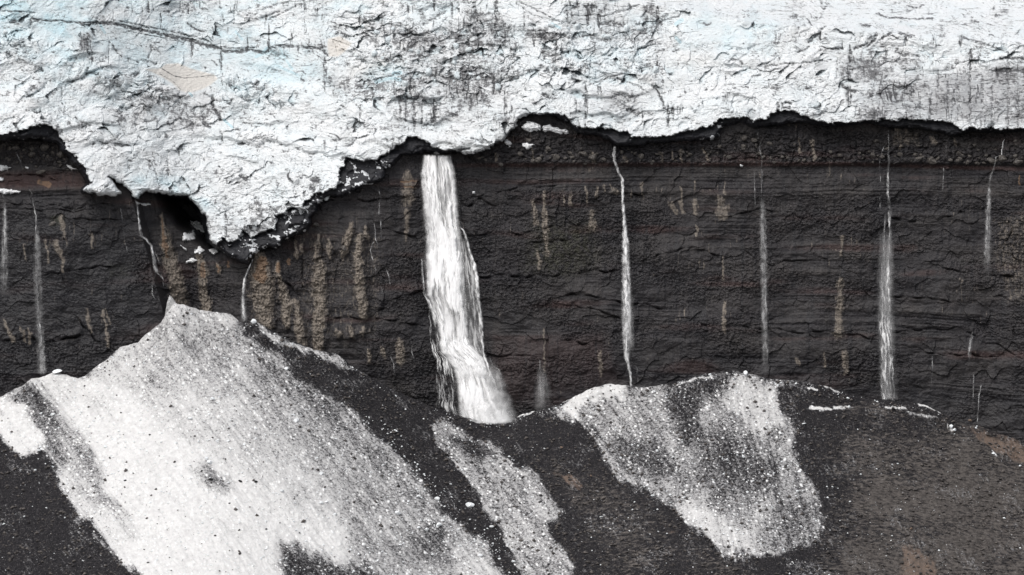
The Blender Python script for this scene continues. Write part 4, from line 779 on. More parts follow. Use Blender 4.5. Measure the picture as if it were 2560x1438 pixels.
sheet('spray', mf, [(r[0], r[1] - 5 - .012 * (r[0] - 386), r[2] + 5 + .02 * (r[0] - 386), r[3]) for r in MAIN], dens=.45, lift=1.3, streak=(14., 50.), thr=(-.5, .7), floor=.1, edge=.3, seed=41, fade=(30, 3), bulge=1.5, mat=M_MIST)
sheet('water_curtain', mf, MAIN, dens=1, lift=1.95, streak=(8., 70.), thr=(-.30, .12), floor=.0, edge=.2, seed=5, fade=(6, 3), bulge=1.2)
sheet('water_curtain', mf, [(386,1058,1088,1),(430,1052,1100,1),(520,1058,1108,1),(580,1066,1140,1),(650,1070,1155,.9),(720,1075,1160,.7)], lift=2.5, streak=(9., 55.), thr=(-.6, .25), edge=.3, seed=9, fade=(4, 50), dens=.85)
sheet('water_curtain', mf, [(660,1128,1166,.3),(740,1132,1166,1),(860,1138,1174,1),(900,1130,1215,1),(960,1145,1232,1),(1060,1160,1268,.9)], lift=2.5, streak=(10., 80.), thr=(-.45, .35), edge=.35, seed=12, fade=(30, 3), dens=.85)
sheet('water_curtain', mf, [(845,1096,1170,.6),(865,1098,1178,1),(885,1104,1200,1),(900,1118,1216,1),(925,1130,1225,.8),(960,1140,1236,.4)], lift=2.8, streak=(6., 26.), thr=(-.5, .2), edge=.3, seed=15, fade=(14, 30), foam=.2, dens=1)
sheet('side_strand', mf, path_rows([(1150,568,5,.9),(1159,577,6,1),(1165,595,8,1),(1174,630,9,.9),(1185,660,11,.9),(1192,700,12,.9),(1195,750,13,.8),(1202,800,14,.8),(1204,854,13,.9),(1208,880,10,1),(1214,900,9,1),(1222,925,10,.9),(1235,960,12,.6),(1250,1000,14,.4)]), lift=2.2, thr=(-.7, .2), streak=(4., 40.), edge=.4, seed=20, fade=(4, 20), foam=.3)
sheet('side_strand', mf, [(590,1150,1168,.5),(660,1152,1186,.8),(740,1156,1196,.85),(800,1162,1202,.7),(860,1166,1206,.7),(890,1180,1216,.8)], lift=1.6, thr=(-.35, .5), streak=(4., 55.), edge=.25, seed=22, fade=(30, 10), dens=.85, floor=.12)
sheet('side_strand', mf, path_rows([(1055,645,4,.7),(1057,690,6,.6),(1061,735,6,.9),(1071,752,10,1),(1082,780,12,.9),(1092,815,14,.8)]), lift=2, thr=(-.6, .3), seed=25, fade=(5, 20))
sheet('side_strand', mf, [(760,1066,1084,.3),(800,1072,1094,.45),(850,1074,1100,.6),(880,1080,1108,.9),(895,1084,1128,1),(915,1085,1134,.75),(960,1091,1140,.4),(1000,1094,1142,.35),(1015,1088,1142,.7),(1030,1092,1146,.5),(1040,1094,1148,.3)], lift=1.3, thr=(-.05, .5), streak=(3.2, 40.), edge=.1, seed=27, fade=(20, 4), foam=.3, dens=1.1)
sheet('side_strand', mf, path_rows([(1224,893,3,.7),(1230,915,7,.9),(1246,925,9,.8),(1252,950,7,.8),(1256,985,8,.4),(1262,1010,8,.3)]), lift=1.3, thr=(-.5, .4), seed=30, fade=(6, 20))
for i, (x0, y0, x1, y1, d_) in enumerate(((1180,900,1288,1064,.8),(1215,960,1300,1062,.7),(1140,985,1296,1064,.7),(1330,940,1375,1026,.12))):
    rr = [(y0,(x0+x1)/2-4,(x0+x1)/2+6,.2),(y0+(y1-y0)*.35,x0+12,x1-14,.6),(y0+(y1-y0)*.75,x0+2,x1-3,1),(y1,x0,x1,.8)]
    sheet('spray', mf, rr, lift=3.4+.4*i, thr=(-1.1, .7), streak=(22., 40.), edge=.5, seed=33+i, fade=(40, 8), bulge=2.5, dens=d_, mat=M_MIST)
T = dict(lift=.7, thr=(-.35, .40), streak=(2.6, 38.), edge=.45)
THIN = dict(lift=.6, thr=(-.10, .50), streak=(2.4, 30.), edge=.5, across=1.2)
VEIL = dict(lift=.8, thr=(-.8, .7), streak=(4., 120.), edge=.5, floor=.2, fade=(60, 60))
fall('narrow bright waterfall bending beneath the black ice bulge, second widest on the cliff', [
 ('water_strand', [(1538,364,8,1),(1535,385,9,1),(1537,405,8,1),(1546,430,8,1),(1556,450,9,1),(1557,475,10,1),(1557,505,9,.8),(1560,540,12,.9),(1562,570,14,.9),(1564,610,22,.95),(1565,660,25,.9),(1566,720,27,.85),(1566,735,29,1),(1566,800,28,.75),(1566,860,22,.6),(1568,900,16,.7),(1573,918,10,.95),(1577,945,7,.9),(1578,970,7,.8)], dict(T, foam=.3, fade=(3, 4), floor=.4, thr=(-.5, .3), streak=(3.2, 40.))),
 ('water_strand', [(1560,540,8,.9),(1564,600,10,.9),(1565,740,9,.9),(1566,880,6,.8),(1574,930,4,.8)], dict(T, lift=1.3, fade=(20, 10))),
 ('water_strand', [(1585,905,5,.5),(1594,925,5,.6),(1594,962,4,.3)], dict(THIN, fade=(6, 12))),
 ('veil', [(1568,700,34,.3),(1570,800,36,.4),(1572,900,34,.3)], dict(VEIL))])
fall('faint double waterfall trickling down the right part of the cliff face', [
 ('water_strand', [(1893,318,3,.7),(1896,345,4,.8),(1902,355,5,.7),(1898,372,7,.7),(1905,395,5,.6),(1902,420,9,.5),(1905,445,7,.6),(1907,520,9,.5),(1908,600,12,.35),(1909,650,14,.3)], dict(THIN, dens=.65, fade=(4, 30))),
 ('water_strand', [(1886,425,3,.6),(1888,530,2.5,.5)], dict(THIN, dens=.65)),
 ('water_strand', [(1901,660,4,.6),(1913,700,8,.5),(1914,750,5,.8),(1918,800,5,.5),(1917,816,8,.8),(1918,860,9,.6),(1919,910,8,.3)], dict(THIN, dens=.65, fade=(10, 30))),
 ('veil', [(1906,480,20,.3),(1910,700,24,.35),(1914,940,20,.2)], dict(VEIL))])
fall('tall twin stranded waterfall on the right side, stepping over small ledges', [
 ('water_strand', [(2220,322,2,.5),(2222,350,3,.7),(2221,385,6,1),(2223,410,7,.8),(2219,430,8,1),(2221,470,9,.8),(2219,485,12,1),(2225,520,10,.8),(2224,530,12,1),(2226,580,9,.8),(2222,650,9,.9),(2219,665,11,1),(2221,720,12,.9),(2222,760,12,.7)], dict(THIN, foam=.4, fade=(6, 10), floor=.12)),
 ('water_strand', [(2214,530,4,.7),(2209,600,5,.6),(2208,650,5,.8),(2203,700,5,.6),(2204,760,7,.5)], dict(THIN)),
 ('water_strand', [(2214,640,14,.25),(2213,735,26,.4),(2213,780,32,.5),(2213,805,36,.95),(2213,815,34,.6),(2216,830,36,.95),(2216,870,34,.7),(2216,905,38,.9),(2218,940,36,.7),(2222,1003,36,.5)], dict(THIN, foam=.25, streak=(3.2, 30.), thr=(.0, .55), edge=.2, fade=(50, 4))),
 ('water_strand', [(2205,900,6,.8),(2203,960,7,.9),(2207,985,10,1),(2211,1001,12,1)], dict(THIN, foam=.5, lift=1.2, fade=(20, 2))),
 ('water_strand', [(2216,870,8,.9),(2214,930,7,.8),(2212,990,6,.8)], dict(THIN, lift=1.3)),
 ('veil', [(2217,560,44,.2),(2214,800,52,.3),(2224,1002,54,.35)], dict(VEIL, fade=(60, 10)))])
fall('thin straight trickle just left of the tall twin stranded waterfall', [('water_strand', [(2212,362,4,.6),(2203,385,4,.6),(2200,405,4,.8),(2201,440,5,.7),(2200,475,4,.8),(2201,525,4,.6)], dict(THIN))])
fall('short crooked waterfall near the right edge, dropping past a round boulder', [
 ('water_strand', [(2514,345,2,.5),(2508,356,5,.9),(2505,375,5,.8),(2505,387,4,.8),(2490,393,4,.7),(2487,410,5,.7),(2484,426,6,1),(2477,440,7,1),(2474,455,6,.9),(2473,480,7,.4)], dict(THIN, foam=.3, fade=(5, 20), floor=.15)),
 ('veil', [(2473,465,10,.6),(2471,520,16,.5),(2469,600,24,.3),(2468,700,30,.2)], dict(VEIL, fade=(10, 90)))])
fall('misty trickle low on the right of the cliff ending in thin threads', [
 ('water_strand', [(2434,827,6,.5),(2428,850,10,.6),(2424,880,12,.45),(2424,910,14,.25)], dict(THIN, fade=(4, 30))),
 ('water_strand', [(2434,925,3,.5),(2434,975,3,.6),(2431,1015,3,.4)], dict(THIN)),('water_strand', [(2454,960,3,.6),(2448,990,4,.7),(2443,1058,4,.6)], dict(THIN)),
 ('water_strand', [(2425,922,2.5,.5),(2425,965,2.5,.4)], dict(THIN))])
fall('hairline water thread low on the cliff between the twin stranded fall and the misty trickle', [('water_strand', [(2331,885,3,.4),(2330,950,3,.4),(2329,1012,4,.4)], dict(THIN))])
fall('white waterfall fanning out left of the tan rock ribs, under the ice arch tip', [
 ('water_strand', [(338,498,4,.9),(344,515,6,1),(346,540,6,1),(350,575,7,1),(355,592,9,1),(366,600,9,1),(378,615,8,1),(384,640,9,.8),(388,665,13,.55),(391,685,13,.7)], dict(T, foam=.4, fade=(3, 10), floor=.15)),
 ('water_strand', [(348,588,10,.8),(358,594,14,.9),(368,601,10,.7)], dict(T, fade=(2, 2))),
 ('water_strand', [(385,620,5,.6),(396,650,6,.5),(402,680,8,.4),(404,690,6,.6)], dict(THIN)),
 ('water_strand', [(391,680,5,1),(386,690,5,.9),(382,705,4,.9),(382,735,4,.7),(388,750,4,.7)], dict(THIN, fade=(2, 4))),
 ('water_strand', [(393,682,6,1),(402,690,5,.8),(408,700,4,.7),(409,720,4,.4)], dict(THIN, fade=(2, 8)))])
fall('small bright waterfall in the dark slot left of the big orange rock rib', [
 ('water_strand', [(633,645,4,.6),(626,662,5,.9),(619,678,6,1),(613,695,8,.9),(610,715,10,1),(608,735,11,1),(608,760,9,.8),(608,785,9,.6),(609,806,10,.4)], dict(T, foam=.4, fade=(4, 20), floor=.12)),
 ('veil', [(609,735,18,.5),(609,810,20,.35)], dict(VEIL, fade=(20, 10)))])
fall('slender waterfall crossing the snowy shelves at far left, white kink low down', [
 ('water_strand', [(34,365,3,.6),(42,385,4,.7),(50,400,6,.5),(56,425,5,.5),(62,452,5,.6),(68,468,6,.7),(80,482,5,.7),(83,500,5,.7),(90,540,7,.7),(92,600,12,.45),(92,660,16,.25),(91,710,14,.2)], dict(THIN, dens=.7, fade=(5, 30))),
 ('water_strand', [(92,705,6,.5),(97,765,5,.6),(96,795,5,.9),(101,815,5,1),(103,835,5,.8),(104,880,12,.4),(106,940,20,.35)], dict(THIN, dens=.7, fade=(10, 10))),
 ('veil', [(92,560,16,.5),(94,700,28,.3),(102,860,26,.35),(106,938,30,.4)], dict(VEIL, dens=.7, fade=(40, 10)))])
fall('leftmost faint waterfall, a straight misty thread at the picture edge', [
 ('water_strand', [(6,484,3,.6),(11,500,4,.7),(12,560,8,.5),(13,640,12,.3)], dict(THIN, dens=.6, fade=(4, 40))),
 ('veil', [(12,500,10,.6),(12,620,22,.5),(11,760,30,.3)], dict(VEIL, dens=.7, fade=(30, 80)))])
fall('hair-thin trickle hanging on the dark wall left of the fanning waterfall', [('water_strand', [(298,490,2.5,.4),(303,530,2.5,.35),(311,600,2.5,.3),(322,640,2,.2)], dict(THIN))])
fall('branching thread of water on the dark wall left of the broad central waterfall', [
 ('water_strand', [(946,472,8,.5),(948,500,8,.4),(948,540,12,.5)], dict(THIN)),
 ('water_strand', [(943,545,4,.6),(933,555,3,.8),(938,575,3,.7),(939,600,4,.7),(948,615,3,.7),(953,640,3,.5)], dict(THIN)),
 ('water_strand', [(937,600,3,.6),(926,625,3,.7),(934,660,3,.6),(945,690,3,.6),(958,735,4,.6)], dict(THIN)),
 ('water_strand', [(952,545,3,.4),(953,600,3,.3)], dict(THIN)),('water_strand', [(962,660,3,.4),(972,690,3,.6),(976,715,3,.5)], dict(THIN))])
fall('low thin trickle left of the broad waterfall foot, beside a pale rock patch', [
 ('water_strand', [(985,838,3,.5),(977,860,4,.8),(978,890,4,.8),(984,915,4,.7),(985,945,4,.4)], dict(THIN)),
 ('water_strand', [(1028,858,3,.5),(1030,880,3,.5),(1036,900,3,.3)], dict(THIN))])
fall('fine trickle in the middle of the cliff right of the broad waterfall', [('water_strand', [(1346,800,3,.2),(1348,850,4,.3),(1349,930,5,.25)], dict(THIN)), ('veil', [(1355,900,30,.2),(1358,1020,60,.35)], dict(VEIL))])
fall('faint short trickle right of the twin stranded waterfall, high below the black ice', [('water_strand', [(2366,360,10,.6),(2366,372,7,.5),(2360,400,3,.4),(2357,480,3,.35)], dict(THIN))])
print('water done')

# ------------------------------------------------------------------ blocks, stones, patches
def rock_mesh(name, mat, seed, cuts=7, flat=.75, sub=2):
    import bmesh
    r = random.Random(seed); bm = bmesh.new(); bmesh.ops.create_icosphere(bm, subdivisions=sub, radius=1)
    pl = []
    for _ in range(cuts):
        v = np.array([r.gauss(0, 1), r.gauss(0, 1), r.gauss(0, 1)]); v /= np.linalg.norm(v); pl.append((v, r.uniform(.55, .85)))
    for v in bm.verts:
        p = np.array(v.co)
        for n, d in pl:
            k = p @ n
            if k > d: p = p - n * (k - d)
        p *= 1 + r.uniform(-.05, .05); v.co = (p[0], p[1], p[2] * flat)
    me = bpy.data.meshes.new(name); bm.to_mesh(me); bm.free(); me.materials.append(mat); return me
ICE = [rock_mesh('ice_block', M_BLOCK, 10 + i, 9) for i in range(7)]
BLK = [rock_mesh('black_rock', M_BLACK, 40 + i, 8) for i in range(4)]
TANR = [rock_mesh('tan_rock', M_TANROCK, 60 + i, 8) for i in range(2)]
STN = [rock_mesh('stone', M_STONE, 80 + i, 8, .8) for i in range(6)]
SER = [rock_mesh('ice_pinnacle', M_GL, 120 + i, 7, 1.0) for i in range(5)]
for me in SER:
    for k, v in (('m1', (.12, .35, 0, 1)), ('m2', (0, 0, 0, 1))):
        a_ = me.attributes.new(k, 'FLOAT_COLOR', 'POINT'); a_.data.foreach_set('color', np.tile(np.array(v, np.float32), len(me.vertices)))
def apron_pt(px, py):
    a = np.array([[float(px)]]); b = np.array([[float(py)]]); y = apron_fields(a, b)[0][0, 0]; return at(px, py, float(y))
def rest_rock(name, me, px, py, size, label, cat, group=None, sink=.35, seed=0, tall=1.0):
    r = random.Random(seed * 7 + int(px)); p = apron_pt(px, py)
    o = bpy.data.objects.new(name, me); col.objects.link(o); s = size * S * .5
    o.scale = (s * r.uniform(.9, 1.2), s * r.uniform(.8, 1.1), s * tall * r.uniform(.85, 1.1))
    o.location = (p[0], p[1] - s * .15, p[2] + s * (.5 - sink)); o.rotation_euler = (r.uniform(-.4, .4), r.uniform(-.4, .4), r.uniform(0, 6.28))
    return tag(o, label, cat, group)
GI = 'ice blocks fallen on the snow slopes'
NAMED = [
(516,1147,10,'small upright white ice block touching the upper left of a larger one mid-cone',1.3),(524,1157,16,'rounded white ice block with a small upright one beside it, mid cone',1.),
(532,998,15,'pale flattened ice block high on the snow cone, on evenly ash-dusted grey snow',.8),(741,1052,16,'bluish white ice block on the streaked right flank of the snow cone',1.),
(716,922,14,'oval ice block on the ash strip near the upper right crest of the snow cone',.7),(1093,1248,17,'large white ice block at the edge of the dark lane, left of the biggest one',1.),
(1175,1264,21,'biggest white ice block, lying in the dark lane below the centre',.9),(995,1283,18,'broad low ice block on streaked snow, left of the large dark lane blocks',.7),
(1097,1313,17,'white ice block beside a smaller partner, below the large dark lane blocks',1.),(1067,1325,14,'angular ice block just left of and below the paired blocks on the lower right flank',.9),
(1284,1405,13,'white ice block low in the dark lane near the bottom of the picture',.7),(1201,1389,13,'white ice block near the bottom on grey snow, left of the dark lane',1.),
(1864,934,15,'upright white ice block on the crest of the right-hand mound',1.2),(2119,996,9,'small white ice block on the dark right shoulder of the mound, at the crest',1.),
(2122,1018,9,'white ice knob at the right end of the thin snow streak on the dark shoulder',1.3),(2377,1067,13,'white ice chunk in a small clump on the right-hand dark crest, the upper one',1.),
(2386,1076,13,'white ice chunk in a small clump on the right-hand dark crest, the lower one',.9),(1632,1240,13,'white ice block at the lower left border of the mound snow, against dark ash',.7),
(1998,1180,11,'white ice block on speckled snow near the right border of the mound snow',1.),(1858,1143,10,'largest white ice block in the scatter on the grey centre of the mound',1.),
(1993,1229,10,'white ice block low on the right of the mound snow, above a dark ash margin',1.),(1869,1231,9,'lone ice block below the scatter on the mound, on grey snow',1.),(1504,1293,12,'dull flat ice block on the dark slope between the two snow areas',.5),
(1643,1128,10,'ice block on the left half of the mound snow, amid grey speckle',1.),(803,1185,12,'ice block on the lower right of the snow cone, level with the black rock row',1.),(705,1228,12,'ice block right of the row of three black rocks',1.),
(475,1047,13,'white ice block on bright snow left of the cone centre, upper half',.8),(264,1118,11,'ice block on the left side of the bright snow, near the ash lane',.8),(132,1037,14,'pale grey ice block on the ash lane near the left edge',.8),
(98,1127,11,'white ice block at the tip of the left-hand snow patch, beside the black slope',.9),(142,930,26,'rounded white snow lump on the crest at the far left, below the slender waterfall',.55),(634,806,16,'pointed dirty ice block on the crest right of the small slot waterfall',1.5),
(2010,1060,11,'white ice block on the black ash band right of the mound snow',.7),(2483,1135,10,'white ice block at the right, where the brown slope meets orange scree',1.1),(1775,937,10,'white ice block on the dark crest left of the upright crest block',.8),
(802,1258,13,'twin-topped ice block on the snow cone lower right, lit white against grey streaks',.9),(1229,1318,17,'dull rounded ice block sunk in ash beside the dark lane, below the biggest block',.6)]
for i, (x, y, s, lab, tl) in enumerate(NAMED): rest_rock('ice_block', ICE[i % 7], x, y, s, lab, 'ice block', GI, seed=i, tall=tl, sink=.4)
SMALLI = [(421,1031,8),(570,1103,9),(610,1112,8),(440,1108,7),(816,1255,8),(838,1287,10),(520,1030,6),(640,1072,8),(103,1034,8),(100,1118,7),(118,1117,7),(96,1148,5),(114,1160,5),(162,1295,6),(285,1302,5),(425,1367,5),(648,978,8),
(1045,1242,9),(995,1190,8),(1047,1320,9),(1106,1302,9),(1144,1325,7),(1240,1300,8),(1249,1398,8),(1232,1359,6),(1280,1376,8),(1082,1387,8),(965,1385,6),(987,1076,6),(1028,1118,4),(908,1138,6),(1127,1211,7),(1162,1228,5),(885,1429,8),(897,1386,8),(944,1402,7),
(1478,1344,5),(1480,1377,4),(1818,1150,9),(1825,1160,6),(1844,1139,6),(1883,1142,6),(1710,1244,7),(1740,1273,6),(2067,1217,5),(2248,1188,5),(2100,1302,4),(2075,1326,4),(2550,1165,6),(1222,1057,6),(1236,1059,5),(1990,1240,5),(1905,1170,5),(1878,1163,5),(1800,1142,6)]
rr = random.Random(5)
ARM = [a[2] for a in AR if a[2][0] == (1066, 1066)][0]; ARR = [a[2] for a in AR if a[2][0] == (1375, 1020)][0]
LM = [(524,1155,'the twin ice blocks mid-cone'),(526,1200,'the left black rock of the row of three'),(600,1204,'the middle black rock of the row'),(640,1205,'the right black rock of the row'),
(741,1052,'the bluish ice block on the right flank'),(716,922,'the oval ice block below the ash crest'),(1093,1248,'the large ice block at the dark lane'),(1175,1264,'the biggest ice block'),(425,745,'the peak of the cone'),
(142,930,'the rounded snow lump on the crest'),(666,1324,'the lone black rock low on the cone'),(313,1202,'the black rock at the left of the cone'),(1235,1055,'the foot of the broad waterfall'),(2075,1020,'the thin white streak on the dark shoulder'),
(1864,934,'the upright block on the mound crest'),(1858,1143,'the largest block of the mound scatter'),(1850,1390,'the lowest tip of the mound snow'),(1632,1240,'the flat block at the mound border'),(1720,1000,'the dark notch in the mound crest'),
(1080,1318,'the paired blocks below the dark lane'),(800,1420,'the dark patch at the bottom edge'),(1284,1405,'the flat block low in the dark lane'),(1100,1065,'the head of the grey middle strip'),(1420,1200,'the orange stain on the middle slope'),
(532,998,'the pale flattened block high on the cone'),(264,1118,'the block beside the left ash lane'),(475,1047,'the block left of the cone centre'),(995,1283,'the broad low block on streaked snow'),(1350,1250,'the two black rocks on the middle strip'),
(1180,1157,'the black rock high on the middle strip'),(1605,1004,'the black rock under the narrow waterfall'),(1684,1147,'the black rock left on the mound'),(1998,1180,'the block at the right mound border'),(1530,965,'the bright left crest of the mound'),
(608,806,'the foot of the small slot waterfall'),(340,860,'the shoulder on the left of the cone crest'),(100,1130,'the tip of the left snow patch'),(900,945,'the ash crest left of the broad waterfall'),(1393,1272,'the right corner of the middle strip'),(2483,1135,'the block beside the orange scree')]
USED = set()
def where_label(noun, x, y, fallback):
    for lx_, ly_, nm in sorted(LM, key=lambda m: (m[0] - x) ** 2 + (m[1] - y) ** 2)[:6]:
        dx, dy = x - lx_, y - ly_; dd = math.hypot(dx, dy)
        if dd < 8: continue
        a = math.degrees(math.atan2(-dy, dx)) % 360
        w = ['right of', 'up and right of', 'above', 'up and left of', 'left of', 'down and left of', 'below', 'down and right of'][int((a + 22.5) // 45) % 8]
        lab = noun + ' ' + ('just ' if dd < 45 else ('' if dd < 110 else 'some way ')) + w + ' ' + nm
        if lab not in USED and len(lab.split()) <= 16: USED.add(lab); return lab
    return fallback
def cone_zone(x, y): return 'small white ice block scattered on the left snow cone' if x < np.interp(y, [1058,1150,1300,1438], [1100,1140,1240,1300]) else ('small white ice block scattered on the grey strip and dark slope in the middle' if x < 1450 else 'small white ice block scattered on the right-hand mound')
cand = list(SMALLI)
while len(cand) < 235:
    x = rr.uniform(20, 2100); y = rr.uniform(820, 1436)
    if y < apron_top(x) + 14: continue
    dens = 0
    if inside(np.array([x]), np.array([y]), AR[0][2])[0]: dens = .6 + .4 * (x > 500)
    elif inside(np.array([x]), np.array([y]), ARR)[0]: dens = .8 if 1750 < x < 2000 and 1050 < y < 1260 else .4
    elif inside(np.array([x]), np.array([y]), ARM)[0]: dens = .4
    elif 60 < x < 220 and 1080 < y < 1240: dens = .8
    else: dens = .07
    if rr.random() < dens: cand.append((x, y, 3.2 + rr.random() ** 2.5 * 5))
for i, (x, y, s) in enumerate(cand):
    g = cone_zone(x, y); rest_rock('ice_block', ICE[i % 7], x, y, s, where_label('small white ice block' if s > 4.5 else 'tiny white ice block', x, y, g), 'ice block', g.replace('small white ice block', 'small ice blocks'), seed=i + 100)
NB = [(526,1200,11,'black rock on the ash-speckled patch mid-cone, left one of the row of three'),(600,1204,10,'middle black rock of the row of three on bright snow'),(640,1205,9,'right-hand black rock of the row of three, with an ash tail'),
(666,1324,7,'lone black rock on clean snow in the lower part of the cone'),(574,1259,6,'small black rock below the ash-speckled patch on the cone'),(313,1202,7,'black rock on the left of the bright cone snow'),(504,1178,7,'small black rock just above left of the row of three'),
(1352,1240,10,'black rock at the right edge of the grey middle strip, upper one'),(1350,1256,9,'black rock at the right edge of the grey middle strip, lower one'),(1180,1157,9,'black rock on the upper part of the grey middle strip'),
(1605,1004,8,'black rock just below the mound crest, under the narrow bright waterfall'),(1684,1147,7,'black rock on grey snow in the left half of the mound'),(335,867,5,'black rock close to the crest on the upper left of the cone'),(2504,1093,6,'dark rock on the orange scree crest at the right')]
for i, (x, y, s, lab) in enumerate(NB): rest_rock('black_rock', BLK[i % 4], x, y, s, lab, 'rock', 'black rocks on the snow', seed=i, sink=.3)
NB2 = [(586,1016,5),(398,970,3.5),(749,1333,5),(700,1308,4.5),(428,1427,5),(549,1428,5),(490,1025,3.5),(270,1190,4),(247,1302,3.5),(238,1046,4),(393,1310,4),(1300,1260,6),(1212,1180,6),(1117,1115,7),(1365,1312,6),(1310,1407,7),(1371,1412,7),(1943,1295,4.5),(1847,1354,4.5),(1848,1186,5),(1890,1055,5),(1910,1070,5),(1875,1040,5),(1530,1010,4)]
while len(NB2) < 90:
    x = rr.uniform(150, 2040); y = rr.uniform(900, 1436)
    if y < apron_top(x) + 20: continue
    q = np.array([x]), np.array([y])
    if inside(*q, AR[0][2])[0] * .5 + inside(*q, ARM)[0] + inside(*q, ARR)[0] * .7 > rr.random(): NB2.append((x, y, 2.4 + rr.random() ** 2 * 3.5))
for i, (x, y, s) in enumerate(NB2):
    zn = 'left snow cone' if x < 1100 else ('grey middle strip' if x < 1430 else 'right-hand mound')
    rest_rock('black_rock', BLK[i % 4], x, y, s, where_label('small black rock' if s > 3.8 else 'tiny black rock', x, y, 'small black rock scattered on the ' + zn), 'rock', 'small black rocks scattered on the ' + zn, seed=i + 300, sink=.3)
for i, (x, y, s, lab) in enumerate([(1404,1119,9,'small tan rock on the dark slope in the middle'),(2425,1052,12,'tan rock on the crest at the right, top of the orange scree'),(2278,1322,9,'tan slab on the brown slope at the lower right'),(2540,1144,8,'tan rock on the orange scree at the right edge'),(2318,1417,10,'tan rock near the bottom right on bare orange soil'),(1478,1190,7,'flat orange rock on the dark slope left of the mound snow')]):
    rest_rock('tan_rock', TANR[i % 2], x, y, s, lab, 'rock', None, seed=i + 500)

def rubble(name, mat, n, zone, smin, smax, label, seed):
    r = np.random.RandomState(seed); k = 0; P = []
    while k < n:
        x = r.uniform(-60, 2620, 4000); y = r.uniform(720, 1470, 4000); ok = (y > apron_top(x) + 3); x = x[ok]; y = y[ok]
        v = zone(x, y); g = .5 + .9 * fbm(x / 60., y / 45., 700 + seed, 3); m = r.rand(len(x)) < v * np.clip(g, .05, 1.2); P.append(np.stack([x[m], y[m]], -1)); k += m.sum()
    P = np.concatenate(P)[:n]; Y = apron_fields(P[:, :1], P[:, 1:])[0][:, 0]
    X, YY, Z = at(P[:, 0], P[:, 1], Y); sz = (smin + (smax - smin) * r.rand(n) ** 4) * S * .5
    O = np.array([(1, 0, 0), (0, 1, 0), (-1, 0, 0), (0, -1, 0), (0, 0, 1), (0, 0, -1)], float)
    V = O[None] * (1 + .5 * (r.rand(n, 6, 1) - .5)) * sz[:, None, None] * np.array([1.1, 1, .75]); th = r.rand(n) * 6.28; c, s_ = np.cos(th)[:, None], np.sin(th)[:, None]
    tl = (r.rand(n)[:, None] - .5) * .9; x_ = V[..., 0] * c - V[..., 1] * s_; y_ = V[..., 0] * s_ + V[..., 1] * c; z_ = V[..., 2] + x_ * tl
    V = np.stack([x_ + X[:, None], y_ + YY[:, None] - sz[:, None] * .2, z_ + Z[:, None] + sz[:, None] * .15], -1).reshape(-1, 3)
    F = np.array([(0, 1, 4), (1, 2, 4), (2, 3, 4), (3, 0, 4), (1, 0, 5), (2, 1, 5), (3, 2, 5), (0, 3, 5)])
    Q = (np.arange(n)[:, None, None] * 6 + F[None]).reshape(-1, 3)
    return tag(link(name, raw_mesh(name, V, Q, False), mat), label, name.replace('_', ' '), None, 'stuff')
def z_ice(x, y):
    v = np.full(x.shape, .05)
    v = np.where(inside(x, y, AR[0][2]), .45, v); v = np.where(inside(x, y, ARR), .4, v); v = np.where(inside(x, y, ARM), .35, v)
    d, _ = dist_line(x, y, [p for p in TOP if 0 < p[0] < 2500]); v = np.where(d < 14, .8, v)
    d, _ = dist_line(x, y, [(950,1090),(1030,1190),(1100,1270),(1200,1340),(1280,1438)]); v = np.where(d < 45, .8, v)
    return v
def z_dark(x, y): return np.where(inside(x, y, AR[0][2]), .05, np.where(inside(x, y, ARM) | inside(x, y, ARR), .3, .8))
M_SCREE = make_plain('scree_stone', (.02, .019, .02), (.13, .115, .105), .8, .7)
rubble('ice_rubble', M_BLOCK, 4200, z_ice, 2.2, 7.0, 'small white ice rubble strewn over the snow slopes and their crests', 3)
rubble('scree_stones', M_SCREE, 8000, z_dark, 2.4, 12, 'small dark and brown stones strewn over the ash and scree slopes', 4)

# stones set in the boulder bed: parts of the cliff
def stone(px, py, w, h, mesh, seed):
    r = random.Random(seed); y = float(cliff_y(px, py)) - .1; p = at(px, py, y)
    o = bpy.data.objects.new('stone', mesh); col.objects.link(o); o.parent = cliff
    o.location = p; o.scale = (w * S * .55, min(w, h) * S * .42, h * S * .55); o.rotation_euler = (r.uniform(-.3, .3), r.uniform(-.5, .5), r.uniform(-.4, .4))
BIGST = [(2330,402,26,20),(2480,402,26,18),(2505,398,24,24),(2545,405,30,20),(1482,392,22,24),(1460,385,18,16),(1390,392,18,22),(1345,400,20,18),(1370,372,18,14),(1530,480,22,9),(1060,372,16,10),(790,562,16,15),(2250,385,14,14),(2205,392,14,12),(2100,390,14,13),(2420,405,18,14),(2300,395,14,14),
 (1925,360,16,13),(1885,350,18,14),(1860,345,16,18),(1900,385,14,12),(1970,395,13,10),(2010,400,12,12),(2400,398,14,14),(1320,350,14,12),(1300,385,16,14),(110,370,24,22),(80,385,22,20),(150,385,20,22),(40,370,20,16),(100,430,30,12),(130,560,22,12),(860,622,14,22)]
for i, (x, y, w, h) in enumerate(BIGST): stone(x, y, w, h, STN[i % 6], i)
k = 0
while k < 180:
    x = rr.uniform(1160, 2600) if rr.random() < .85 else rr.uniform(0, 190); y = rr.gauss(396, 9) if x > 1000 else rr.uniform(355, 425)
    if x > 1000 and rr.random() < .3: y = rr.uniform(345, 405)
    eb = np.interp(x, wx_[np.argsort(wx_)], wy_[np.argsort(wx_)])
    if y < eb + 10 or y > 411 + (x < 300) * 20 or 1525 < x < 1550: continue
    s = 6 + rr.random() ** 2 * 9; stone(x, y, s, s * rr.uniform(.7, 1.2), STN[k % 6], k + 50); k += 1
